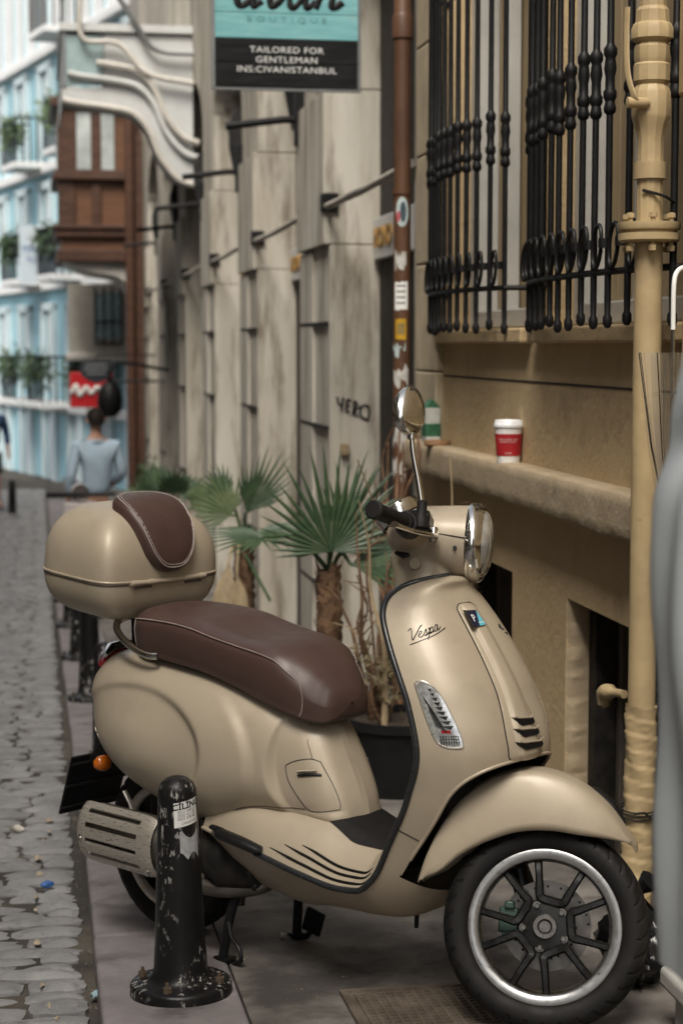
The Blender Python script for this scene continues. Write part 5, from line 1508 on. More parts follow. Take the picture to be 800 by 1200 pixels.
for x in (OX0, OX0 + 0.52, OX1 - 0.20):
    w = 0.30 if x == OX0 else 0.16
    MB(oi).box(x, x + w, OY0 - 0.02, OY0 + 0.10, 4.0, 4.98).build('oriel_post', WOODB, orh, smooth=False, bevel=0.01)
    MB(oi).box(x, x + w * 0.9, OY0 - 0.015, OY0 + 0.10, 3.16, 3.86).build('oriel_post', WOODB, orh, smooth=False, bevel=0.01)
MB(oi).box(OX0 + 0.30, OX0 + 0.88, OY0 - 0.005, OY0 + 0.05, 4.02, 4.90).build('oriel_pane', mat('pale_reflecting_glass', (0.42, 0.46, 0.45), rough=0.1, var=0.3, scale=3, coat=0.6), orh, smooth=False)
MB(oi).box(OX0 - 0.005, OX0 + 0.05, OY0 + 0.3, OY1 - 0.3, 4.05, 4.92).build('oriel_pane', MATS['pale_reflecting_glass'], orh, smooth=False)
MB(oi).prism(catmull([(0.42, 2.60), (0.8, 2.45), (1.3, 2.35), (1.64, 2.0), (1.64, 2.6)], 20).tolist(), OY0 + 0.1, OY1 - 0.1, lambda x, z, h: (x, h, z)).build('oriel_cove', PIPEW, orh, smooth=False)
MB(oi).tube([(1.44, 28.35, -2.0), (1.44, 28.35, 5.0)], 0.075, n=12).build('downpipe', WOODB, orh)
MB(oi).box(1.48, 1.64, 28.40, 28.50, -2.4, 4.6).build('corner_post', WOODB, orh, smooth=False)

# ---------------- pale blue terrace where the street bends
bl, _ = sub('blue_terrace', GP(1.35, 33.0), 'pale blue and white terrace of flats with small iron balconies', 'building')
bl.rotation_euler = (0, 0, R(14))
# local: +y runs along the facade away from the camera, -x faces the street
gz = -1.6
MB().box(0.0, 1.5, -3.0, 24, gz, 11.5).build('wall', BLUEW, bl, smooth=False)
z0_ = -GP(0, 33.0)[2] * -1
def bz(z): return z - GP(0, 33.0)[2]
FL = [-0.05, 2.4, 4.75, 7.05]
MB().box(-0.05, 0.3, -3.0, 24, bz(7.25), bz(9.6)).build('attic_wall', WHITER, bl, smooth=False)
for z in FL:
    MB().box(-0.16, 0.05, -3.0, 24, bz(z), bz(z) + 0.20).build('cornice', WHITER, bl, smooth=False, bevel=0.03)
BLUEF = mat('tinted_white_frame', (0.50, 0.60, 0.63), rough=0.7, var=0.06)
for fi, z in enumerate([-2.0] + FL):
    for k in range(15):
        y = -2.2 + k * 2.0
        if y > 13: continue
        w = empty('window', parent=bl)
        MB().box(-0.03, 0.02, y + 0.28, y + 1.02, bz(z) + 0.45, bz(z) + 2.05).build('pane', mat('blue_grey_glass', (0.27, 0.38, 0.43), rough=0.15, var=0.3, coat=0.4), w, smooth=False)
        for a, b in ((y + 0.10, y + 0.30), (y + 1.0, y + 1.20)):
            MB().box(-0.10, 0.02, a, b, bz(z) + 0.22, bz(z) + 2.15).build('frame', BLUEF, w, smooth=False)
        MB().box(-0.10, 0.02, y + 0.10, y + 1.20, bz(z) + 2.05, bz(z) + 2.2).build('frame', BLUEF, w, smooth=False)
        MB().box(-0.045, -0.03, y + 0.62, y + 0.68, bz(z) + 0.45, bz(z) + 2.05).build('glazing_bar', WHITER, w, smooth=False)
LEAFD = mat('leaf_dark', (0.028, 0.055, 0.022), rough=0.6, col2=(0.05, 0.085, 0.035), scale=12)
LEAFM = mat('leaf_mid', (0.06, 0.10, 0.04), rough=0.6, col2=(0.10, 0.145, 0.06), scale=12)
def leaf_cloud(c, rad, n, size, r_):
    m = MB()
    for _ in range(n):
        d = Vector((r_.gauss(0, 1), r_.gauss(0, 1), r_.gauss(0, 0.8))); d.normalize()
        p = Vector(c) + Vector((d.x * rad[0], d.y * rad[1], d.z * rad[2])) * r_.uniform(0.3, 1.0)
        a = Vector((r_.gauss(0, 1), r_.gauss(0, 1), r_.gauss(0, 1))).normalized(); b = a.orthogonal().normalized()
        s_ = size * r_.uniform(0.6, 1.3)
        m.add([p - b * s_ * 0.35, p + a * s_ * 0.5, p + b * s_ * 0.35, p + a * s_ * 1.3], [(0, 1, 3), (1, 2, 3)])
    return m
rr_ = random.Random(3)
for fi, y, h in ((7.05, 1.9, 1), (4.75, 0.9, 1), (4.75, 4.4, 1), (2.4, 1.5, 1), (2.4, 4.6, 1), (-0.05, -0.6, 1), (-0.05, 2.6, 1), (-0.05, 4.8, 1)):
    b = empty('iron_balcony', parent=bl)
    zb_ = bz(fi) + 0.16
    MB().box(-0.70, -0.05, y, y + 1.25, zb_ - 0.06, zb_ + 0.08).build('balcony_floor', WHITER, b, smooth=False, bevel=0.02)
    m = MB()
    for q in np.linspace(0, 1.25, 9): m.tube([(-0.67, y + q, zb_ + 0.06), (-0.67, y + q, zb_ + 0.95)], 0.016, n=5)
    for q in np.linspace(-0.67, -0.1, 5):
        m.tube([(q, y, zb_ + 0.06), (q, y, zb_ + 0.95)], 0.016, n=5)
    m.tube([(-0.1, y, zb_ + 0.95), (-0.67, y, zb_ + 0.95), (-0.67, y + 1.25, zb_ + 0.95), (-0.1, y + 1.25, zb_ + 0.95)], 0.025, n=6)
    m.build('railing', IRON, b)
    if fi != 7.05:
        o = leaf_cloud((-0.62, y + 0.62, zb_ + 0.72), (0.30, 0.75, 0.45), 260, 0.14, rr_).build('balcony_plant', LEAFD if fi < 3 else LEAFM, b, smooth=False); o['kind'] = 'stuff'
# white banner with a blue emblem
BLUEP = mat('banner_blue', (0.06, 0.16, 0.40), rough=0.6)
MB().box(-1.02, -0.10, 2.78, 2.83, bz(2.50), bz(3.60)).build('banner', mat('banner_white', (0.62, 0.70, 0.76), rough=0.6, var=0.03), bl, smooth=False)
def bmap2(x, y, h): return (-0.56 + x, 2.774, bz(2.50) + y)
MB().prism([(0.10 * math.cos(a) - 0.0, 0.92 + 0.09 * math.sin(a)) for a in np.linspace(0, 2 * math.pi, 14, endpoint=False)], 0, 0.004, lambda x, y, h: bmap2(x, y, 0)[:1] + (2.779 - h,) + bmap2(x, y, 0)[2:]).build('banner_emblem', BLUEP, bl, smooth=False)
for t_, z, s_ in (('MARLAND', 0.58, 0.20), ('KUYUMCU', 0.40, 0.15), ('TEL', 0.12, 0.14)):
    text_part('banner_lettering', t_, s_, lambda x, y, h, z=z: bmap2(x * 0.9, y + z, h), BLUEP, bl)

# red shop sign, shield sign, lamp bowl
rs, ri = sub('red_sign', (0.83, 25.9, 0.62), 'red shop sign with white script jutting from the wall', 'sign')
ri = Matrix.Translation(-Vector((0.83, 25.9, 0.30)))
MB(ri).box(0.44, 1.05, 25.88, 25.96, 0.08, 0.58).build('sign_box', mat('sign_red', (0.50, 0.015, 0.02), rough=0.4, var=0.1), rs, smooth=False, bevel=0.01)
ink('sign_script', [[(0.0, 0.3), (0.3, 0.7), (0.5, 0.2), (0.9, 0.6), (1.2, 0.3), (1.6, 0.6), (2.0, 0.3), (2.4, 0.6)]], lambda x, y: tuple(ri @ Vector((0.46 + x * 0.23, 25.875, 0.20 + y * 0.28))), 0.035, WHITE, rs)
MB(ri).tube([(1.02, 25.92, 0.1), (0.86, 25.92, -0.14), (0.84, 25.92, -0.34)], [0.05, 0.03, 0.02], n=6).build('sign_tail', MATS['sign_red'], rs)
MB(ri).tube([(1.0, 25.92, 0.45), (1.75, 25.92, 0.45)], 0.02, n=6).build('sign_arm', IRON, rs)
ss_, _si = sub('shield_sign', (0.85, 24.9, 0.82), 'dark shield shaped shop sign above the red sign', 'sign')
si_ = Matrix.Translation(-Vector((1.0, 24.9, 0.6)))
MB(si_).prism([(0.72, 0.86), (1.15, 0.86), (1.15, 0.66), (1.05, 0.58), (0.935, 0.54), (0.82, 0.58), (0.72, 0.66)], 24.88, 24.93, lambda x, z, h: (x, h, z)).build('shield', mat('sign_slate', (0.03, 0.035, 0.042), rough=0.5), ss_, smooth=False)
for z, w in ((0.80, 0.15), (0.74, 0.17), (0.68, 0.13)): MB(si_).box(0.935 - w, 0.935 + w, 24.872, 24.879, z - 0.012, z + 0.012).build('shield_lettering', mat('grey_lettering', (0.25, 0.26, 0.27), rough=0.6), ss_, smooth=False)
MB(si_).tube([(0.935, 24.9, 0.85), (0.935, 24.9, 0.93), (1.75, 24.9, 0.93)], 0.014, n=6).build('sign_arm', IRON, ss_)
lb, _l = sub('wall_lantern', (0.93, 24.0, 0.33), 'black globe lantern on a bracket beside the red sign', 'lantern')
LANT = mat('black_lantern', (0.009, 0.009, 0.009), rough=0.5, var=0.2, spec=0.3)
MB().lathe([(0.0, 0.0), (0.08, 0.01), (0.15, 0.09), (0.17, 0.22), (0.15, 0.36), (0.09, 0.45), (0.04, 0.48), (0.05, 0.53), (0.0, 0.55)], n=24).build('globe', LANT, lb)
MB().tube(catmull([(0, 0, 0.52), (0.02, 0, 0.66), (0.2, 0, 0.72), (0.8, 0, 0.62)], 20), 0.022, n=8).build('bracket', IRON, lb)

# small far shopfront balcony under the oriel
fb, fi_ = sub('far_balcony', (1.2, 32.2, 1.0), 'small cream balcony under the wooden oriel', 'balcony')
CREAM = mat('cream_render', (0.44, 0.41, 0.36), rough=0.8, var=0.1)
MB(fi_).box(0.55, 1.6, 31.9, 33.2, 1.15, 2.35).build('balcony_wall', CREAM, fb, smooth=False)
MB(fi_).box(0.50, 1.62, 31.85, 33.2, 1.02, 1.15).build('balcony_base', PIPEW, fb, smooth=False, bevel=0.03)
MB(fi_).box(1.0, 1.45, 31.87, 31.91, 1.4, 2.2).build('balcony_window', MATS['blue_grey_glass'], fb, smooth=False)
for x in (1.0, 1.15, 1.3, 1.45): MB(fi_).box(x - 0.015, x + 0.015, 31.84, 31.87, 1.3, 2.3).build('rail', IRON, fb, smooth=False)
for z in (1.3, 1.7): MB(fi_).box(1.0, 1.45, 31.835, 31.865, z - 0.015, z + 0.015).build('rail', IRON, fb, smooth=False)

# ---------------- houses across the street (out of the picture, they shade it and show in the chrome)
op, opi = sub('opposite_house', GP(-3.6, 8), 'grey rendered house across the street', 'house')
MB(opi).box(-6.5, -3.6, -10, 29, -3.0, 12.0).build('wall', mat('opposite_render', (0.24, 0.215, 0.185), rough=0.85, var=0.15, scale=1.5), op, smooth=False)
for k in range(14):
    y = -9.5 + k * 2.7
    for z in (0.3, 3.6, 6.7):
        MB(opi).box(-3.61, -3.56, y, y + 1.3, z, z + 1.9).build('window', GLASSD, op, smooth=False)
        MB(opi).box(-3.63, -3.50, y - 0.1, y + 1.4, z - 0.12, z).build('sill', WHITER, op, smooth=False)

# ---------------- bollards along the kerb
BOLL = mat('chipped_black_paint', (0.008, 0.0078, 0.008), rough=0.36, var=0.3, scale=12, bump=0.25, bscale=35, col3=(0.26, 0.25, 0.235), scale3=70, mix3=(0.56, 0.60), mask=(9.0, 0.46, 0.57), spec=0.30, stretch=(1, 1, 0.55))
def make_bollard():
    b = empty('bollard')
    prof = [(0.0, 0.528), (0.012, 0.527), (0.026, 0.522), (0.038, 0.512), (0.045, 0.497), (0.0465, 0.478), (0.0465, 0.455), (0.0475, 0.44), (0.0535, 0.30), (0.0595, 0.15), (0.0645, 0.062), (0.0685, 0.045), (0.078, 0.036), (0.092, 0.033), (0.112, 0.030), (0.1195, 0.027), (0.122, 0.021), (0.122, 0.0)]
    MB().lathe(prof, n=44).build('post', BOLL, b, ang=50)
    for k in range(4):
        a = k * math.pi / 2 + 0.55
        MB().lathe([(0.0, 0.056), (0.0045, 0.055), (0.005, 0.045), (0.011, 0.044), (0.0115, 0.034), (0.011, 0.028)], n=6, origin=(0.097 * math.cos(a), 0.097 * math.sin(a), 0)).build('anchor_bolt', mat('rusty_bolt', (0.09, 0.065, 0.045), rough=0.7, metal=0.4, var=0.3, scale=40), b, smooth=False)
    return b
bpos = [(0.315, 4.18), (0.262, 7.45), (0.250, 9.60), (0.235, 11.65), (0.222, 14.0), (0.215, 16.4), (0.21, 19.0)]
blab = ['black iron bollard with torn white notice, standing beside the exhaust', 'black iron bollard just behind the scooter tail, first of the plain ones',
        'black iron bollard second beyond the scooter tail along the kerb', 'black iron bollard third beyond the scooter tail along the kerb', 'black iron bollard fourth beyond the scooter tail along the kerb',
        'black iron bollard fifth beyond the scooter tail along the kerb', 'black iron bollard sixth beyond the scooter tail along the kerb']
proto = make_bollard()
for i, (x, y) in enumerate(bpos):
    b = proto if i == 0 else copy_tree(proto)
    b.location = GP(x, y, 0.003)
    b.rotation_euler = (R(-1.0), 0, R(35 + 67 * i))
    tag(b, blab[i] or 'black iron bollard in the row down the kerb beyond the scooter', 'bollard', 'bollards along the kerb')
# far pair of low posts on the other side of the bend
for x, y in ((-0.72, 30.5), (-0.42, 27.5)):
    o = MB().lathe([(0, 0.52), (0.05, 0.50), (0.06, 0.45), (0.065, 0), (0.10, 0)], n=16).build('street_post', BOLL, None)
    o.location = GP(x, y); tag(o, ('small dark post further down the far bend by the blue terrace' if x < -0.6 else 'small dark post nearer this end of the far bend'), 'post', 'posts at the far bend')
# notice on the first bollard, wrapped round it
def boll_r(z): return float(np.interp(z, [0.15, 0.30, 0.44, 0.455, 0.478], [0.0595, 0.0535, 0.0475, 0.0465, 0.0465])) + 0.0012
AC = -math.pi / 2 - 0.10 - R(35) + 0.46
def bmapc(u, z, r_=0.0): 
    r = boll_r(z) + r_; a = AC + u / r
    return (r * math.cos(a), r * math.sin(a), z)
P = [[bmapc(u, z + 0.008 * (u / 0.05)) for z in np.linspace(0.417, 0.476, 6)] for u in np.linspace(-0.030, 0.034, 14)]
MB().grid(P).build('notice', mat('notice_paper', (0.58, 0.58, 0.56), rough=0.6, var=0.12, scale=40), proto)
P = [[bmapc(u, z) for z in np.linspace(0.335 + 0.018 * abs(math.sin(u * 90)), 0.408 - 0.02 * abs(math.sin(u * 70 + 1)), 5)] for u in np.linspace(-0.018, 0.034, 12)]
MB().grid(P).build('torn_notice', mat('notice_torn', (0.26, 0.265, 0.265), rough=0.7, var=0.25, scale=60), proto)
for txt, z, s_, x0 in (('0212 249 11', 0.4495, 0.0092, 0.002), ('0532 411 73', 0.4415, 0.0092, 0.002), ('0535 278 40', 0.4335, 0.0092, 0.002), ('CAGLAYAN', 0.4235, 0.0075, 0.008)):
    text_part('notice_print', txt, s_, lambda x, y, h, z=z, x0=x0: bmapc(x0 + x, z + y + 0.008 * (x / 0.05), 0.0006), BLACKINK, proto)
text_part('notice_print', 'C\u0130L\u0130NG', 0.0205, lambda x, y, h: bmapc(0.0025 + x, 0.4590 + y + 0.008 * (x / 0.05), 0.0007), BLACKINK, proto, bold=0.03)

# ---------------- fan palms in planters
TRUNK = mat('palm_fibre', (0.10, 0.055, 0.03), rough=0.9, col2=(0.19, 0.11, 0.06), scale=14, bump=0.8, bscale=60)
PALM1 = mat('palm_green', (0.030, 0.060, 0.028), rough=0.5, col2=(0.052, 0.090, 0.040), scale=10, stretch=(1, 1, 3))
PALM2 = mat('palm_light_green', (0.085, 0.125, 0.055), rough=0.55, col2=(0.14, 0.175, 0.085), scale=10)
DEAD = mat('dead_frond', (0.33, 0.255, 0.155), rough=0.8, var=0.2, scale=20)
CAMF = Vector((0, -1, 0))
def fan_leaf(parent, base, hub, up, normal, length, spread, n, m_, r_, droop=0.12, stem=True, width=0.0115):
    """a pleated fan: separate blades fused near the hub"""
    up = Vector(up).normalized(); nn = Vector(normal); nn = (nn - up * nn.dot(up)).normalized(); side = up.cross(nn)
    hub = Vector(hub)
    leaf = MB()
    for k in range(n):
        f = k / (n - 1) - 0.5
        a = f * spread + r_.uniform(-0.015, 0.015)
        d = up * math.cos(a) + side * math.sin(a)
        t = d.cross(nn).normalized()
        L_ = length * (1 - 0.42 * abs(f * 2) ** 2.0) * r_.uniform(0.86, 1.05)
        rows = []
        for q in np.linspace(0.02, 1, 9):
            w = width * (0.18 + q / 0.5) if q < 0.42 else width * max(0.04, 1.02 * (1 - (q - 0.42) / 0.58) ** 0.8)
            w = min(w, math.sin(spread / n / 2) * L_ * q * 1.05 if q < 0.45 else w)
            p = hub + d * L_ * q - Vector((0, 0, 1)) * droop * L_ * q**2.4 * (0.3 + abs(f)) + nn * 0.05 * L_ * math.sin(q * 2)
            rows.append([tuple(p - t * w), tuple(p + nn * w * 0.55), tuple(p + t * w)])
        leaf.grid(rows)
    o = leaf.build('frond', m_, parent, ang=25)
    if stem and base is not None:
        b = Vector(base); mid = (b + hub) / 2 + Vector((0, 0, 0.06))
        MB().tube(catmull([tuple(b), tuple(mid), tuple(hub), tuple(hub + up * 0.05)], 14), np.linspace(0.010, 0.005, 14), n=6).build('petiole', m_, parent)
    return o
def make_trunk(parent, p0, p1, r0, r1, r_):
    p0, p1 = Vector(p0), Vector(p1)
    P = []
    n = 40
    for i in range(n):
        f = i / (n - 1)
        c = p0.lerp(p1, f)
        row = []
        for k in range(18):
            a = 2 * math.pi * k / 18
            rr = (r0 + (r1 - r0) * f) * (1 + 0.10 * math.sin(a * 5 + i * 1.9) + 0.10 * ((i * 0.37 + k * 0.21) % 1))
            row.append((c.x + rr * math.cos(a), c.y + rr * math.sin(a), c.z))
        P.append(row)
    MB().grid(P, cv=True).build('trunk', TRUNK, parent, ang=40)
    for i in range(46):                        # old leaf bases
        m = MB()
        f = r_.uniform(0.05, 1); a = r_.uniform(0, 6.28); c = p0.lerp(p1, f); r = r0 + (r1 - r0) * f
        d = Vector((math.cos(a), math.sin(a), 0)); t = Vector((-d.y, d.x, 0))
        b = c + d * r * 0.95
        m.add([b - t * 0.016, b + t * 0.016, b + d * 0.018 + t * 0.006 + Vector((0, 0, 0.05)), b + d * 0.018 - t * 0.006 + Vector((0, 0, 0.05))], [(0, 1, 2, 3)])
        m.build('leaf_base', TRUNK, parent, smooth=False)
def planter(name, loc, r, h, label, group):
    p = empty(name, loc); tag(p, label, 'planter', group)
    MB().lathe([(r * 0.80, 0.0), (r * 0.82, 0.0), (r * 0.90, h * 0.5), (r * 0.97, h - 0.035), (r * 1.03, h - 0.035), (r * 1.04, h), (r * 0.97, h), (r * 0.95, h - 0.03)], n=36).build('pot', POTB, p, ang=35)
    MB().lathe([(r * 0.955, h - 0.03), (r * 0.5, h - 0.02), (0, h - 0.015)], n=24).build('soil', SOIL, p)
    return p
PG = 'black planters along the arcade'
planter('planter', GP(1.345, 6.62), 0.205, 0.30, 'round black planter of dry plants beside the scooter shield', PG)
planter('planter', GP(1.085, 6.95), 0.17, 0.30, 'round black planter holding the dark green fan palm', PG)
planter('planter', GP(1.02, 9.05), 0.19, 0.32, 'round black planter holding the pale green fan palm', PG)
planter('planter', GP(0.95, 13.2), 0.19, 0.32, 'round black planter holding the low bushy palm near the man', PG)
rp_ = random.Random(11)
def palm(loc, label):
    e = empty('fan_palm', loc); tag(e, label, 'palm', 'fan palms in planters')
    return e
# dark palm by the shield
p1 = palm(GP(1.085, 6.95, 0.28), 'dark green fan palm with rough brown trunk behind the seat')
L = Vector(GP(1.085, 6.95, 0.28))
def rel(x, y, z): return Vector((x, y, z)) - L
make_trunk(p1, rel(1.125, 6.95, L.z - 0.02), rel(1.118, 6.93, 0.395), 0.052, 0.044, rp_)
fan_leaf(p1, rel(1.118, 6.93, 0.40), rel(1.115, 6.86, 0.475), (0.0, 0.0, 1), (0.0, -1, 0.18), 0.42, R(185), 24, PALM1, rp_, 0.05)
fan_leaf(p1, rel(1.12, 6.95, 0.40), rel(1.18, 7.02, 0.52), (0.45, 0.1, 0.9), (0.1, -1, 0.1), 0.34, R(110), 14, PALM1, rp_, 0.06)
fan_leaf(p1, rel(1.12, 6.95, 0.39), rel(0.86, 6.80, 0.545), (-0.95, -0.1, -0.02), (0.0, -0.35, 1.0), 0.28, R(100), 13, PALM1, rp_, 0.12)
fan_leaf(p1, rel(1.13, 6.95, 0.39), rel(1.20, 6.88, 0.42), (0.85, -0.2, 0.15), (0.1, -0.7, 0.7), 0.33, R(90), 12, PALM1, rp_, 0.15)
# paler palm further on
p2 = palm(GP(1.02, 9.05, 0.30), 'pale green fan palm with a hanging dead frond beside the luggage box')
L = Vector(GP(1.02, 9.05, 0.30))
make_trunk(p2, rel(1.02, 9.05, L.z - 0.02), rel(1.02, 9.05, 0.27), 0.055, 0.045, rp_)
fan_leaf(p2, rel(1.02, 9.05, 0.28), rel(1.03, 9.0, 0.43), (0.45, 0, 0.9), (0.2, -1, 0.1), 0.38, R(80), 14, PALM1, rp_, 0.04)
fan_leaf(p2, rel(1.02, 9.05, 0.28), rel(0.95, 9.0, 0.42), (-0.65, 0, 0.70), (0.1, -1, 0.15), 0.26, R(150), 16, PALM2, rp_, 0.10)
fan_leaf(p2, rel(1.02, 9.05, 0.28), rel(0.93, 9.05, 0.50), (-0.35, 0.3, 0.85), (0.2, -1, 0.1), 0.22, R(90), 11, PALM1, rp_, 0.10)
fan_leaf(p2, rel(1.02, 9.05, 0.28), rel(1.06, 8.9, 0.34), (0.8, -0.4, 0.05), (0.0, -0.5, 0.9), 0.34, R(90), 12, PALM1, rp_, 0.25)
fan_leaf(p2, rel(1.00, 9.02, 0.27), rel(0.93, 8.92, 0.20), (-0.12, -0.1, -1), (0.0, -1, 0.0), 0.42, R(34), 10, DEAD, rp_, 0.0)
fan_leaf(p2, rel(1.00, 9.02, 0.27), rel(0.97, 8.92, 0.14), (0.10, -0.1, -1), (0.2, -1, 0.0), 0.34, R(26), 8, DEAD, rp_, 0.0)
MB().tube([tuple(rel(1.02, 9.0, 0.22)), tuple(rel(1.08, 8.9, 0.10)), tuple(rel(1.13, 8.85, 0.0))], 0.008, n=6).build('petiole', PALM1, p2)
# low bushy palm near the man
p3 = palm(GP(0.95, 13.2, 0.30), 'low bushy green palm standing beside the man in the blue shirt')
L = Vector(GP(0.95, 13.2, 0.30))
make_trunk(p3, rel(0.95, 13.2, L.z - 0.02), rel(0.95, 13.2, -0.12), 0.05, 0.05, rp_)
for k in range(7):
    a = k * 0.95; up_ = (math.cos(a) * 0.8, math.sin(a) * 0.5, 0.55 + 0.25 * (k % 3))
    h_ = Vector((0.95 + 0.22 * up_[0], 13.2 + 0.2 * up_[1], -0.02 + 0.2 * up_[2]))
    fan_leaf(p3, rel(0.95, 13.2, -0.12), h_ - L, up_, (0.1, -1, 0.5), 0.26, R(130), 13, PALM1 if k % 3 else PALM2, rp_, 0.15, width=0.022)
# dark leafy shrub against the wall further down
sh_, _s = sub('leafy_shrub', GP(1.35, 22.0), 'dark leafy shrub growing against the wall below the globe lantern', 'shrub')
o = leaf_cloud((0, 0, 0.62), (0.22, 0.4, 0.55), 520, 0.09, rr_).build('foliage', LEAFD, sh_, smooth=False)
MB().tube([(0, 0, 0), (0.02, 0.05, 0.6)], [0.04, 0.02], n=8).build('stem', TRUNK, sh_)
# dry twiggy plant in the near planter
dt, _d = sub('dry_plant', GP(1.345, 6.62, 0.27), 'bare brown twiggy plant with a few dry leaves in the planter', 'plant')
rt_ = random.Random(5)
for k in range(13):
    a = rt_.uniform(0, 6.28); h = rt_.uniform(0.35, 1.05); lean = rt_.uniform(0.02, 0.16)
    x0, y0 = 0.11 * math.cos(a), 0.11 * math.sin(a)
    pts = [(x0, y0, 0)]
    for q in range(1, 6): pts.append((x0 + lean * math.cos(a) * q / 5 + rt_.uniform(-0.025, 0.025), y0 + lean * math.sin(a) * q / 5 + rt_.uniform(-0.025, 0.025), h * q / 5))
    MB().tube(catmull(pts, 18), np.linspace(0.007 if k % 3 else 0.014, 0.0025, 18), n=6).build('twig', DEAD if k % 8 == 0 else TRUNK, dt)
    for q in range(3):
        b = pts[2 + q]; e = (b[0] + rt_.uniform(-0.12, 0.12), b[1] + rt_.uniform(-0.1, 0.1), b[2] + rt_.uniform(0.02, 0.14))
        MB().tube([b, ((b[0] + e[0]) / 2 + 0.01, (b[1] + e[1]) / 2, (b[2] + e[2]) / 2 + 0.012), e], [0.0035, 0.0028, 0.0015], n=5).build('twig', DEAD if (q + k) % 9 == 0 else TRUNK, dt)
o = leaf_cloud((-0.02, -0.02, 0.20), (0.24, 0.2, 0.20), 330, 0.035, rt_).build('dry_leaves', mat('dry_leaf', (0.09, 0.075, 0.04), rough=0.8, col2=(0.17, 0.13, 0.07), scale=30), dt, smooth=False); o['kind'] = 'stuff'
# tall dry stems behind, against the drainpipe
ds, _d = sub('dry_vine', GP(1.50, 7.35), 'tall woody dry vine climbing beside the drainpipe', 'vine')
for k in range(6):
    x0 = -0.10 + 0.035 * k; pts = [(x0, rt_.uniform(-0.05, 0.05), 0.02)]
    for q in range(1, 9): pts.append((x0 * (1 - q * 0.03) + rt_.uniform(-0.03, 0.03), rt_.uniform(-0.04, 0.04), (1.35 + 0.12 * (k % 3)) * q / 8))
    MB().tube(catmull(pts, 34), np.linspace(0.012, 0.004, 34), n=7).build('stem', TRUNK if k % 2 else mat('vine_bark', (0.20, 0.11, 0.06), rough=0.85, var=0.3, scale=20), ds)
    for q in range(4):
        b = pts[3 + q]; e = (b[0] + rt_.uniform(-0.12, 0.10), b[1] + rt_.uniform(-0.05, 0.05), b[2] + rt_.uniform(-0.02, 0.10))
        MB().tube([b, e], [0.0045, 0.002], n=5).build('stem', TRUNK, ds)

# ---------------- people
SKIN = mat('skin', (0.36, 0.20, 0.14), rough=0.55, var=0.08)
SHIRT = mat('blue_shirt', (0.30, 0.385, 0.46), rough=0.8, var=0.08, scale=10, bump=0.3, bscale=14)
HAIR = mat('dark_hair', (0.010, 0.007, 0.005), spec=0.2, rough=0.7, var=0.3, scale=60)
def skin_mesh(name, verts, edges, radii, m_, parent, sub_=2):
    me = bpy.data.meshes.new(name); me.from_pydata(verts, edges, []); me.materials.append(m_)
    o = bpy.data.objects.new(name, me); C.objects.link(o); o.parent = parent
    sk = o.modifiers.new('skin', 'SKIN'); sk.use_smooth_shade = True
    if not me.skin_vertices: me.attributes  # layer is created with the modifier
    for v, r in zip(me.skin_vertices[0].data, radii): v.radius = r if hasattr(r, '__len__') else (r, r)
    me.skin_vertices[0].data[0].use_root = True
    ssf = o.modifiers.new('subsurf', 'SUBSURF'); ssf.levels = ssf.render_levels = sub_
    return o
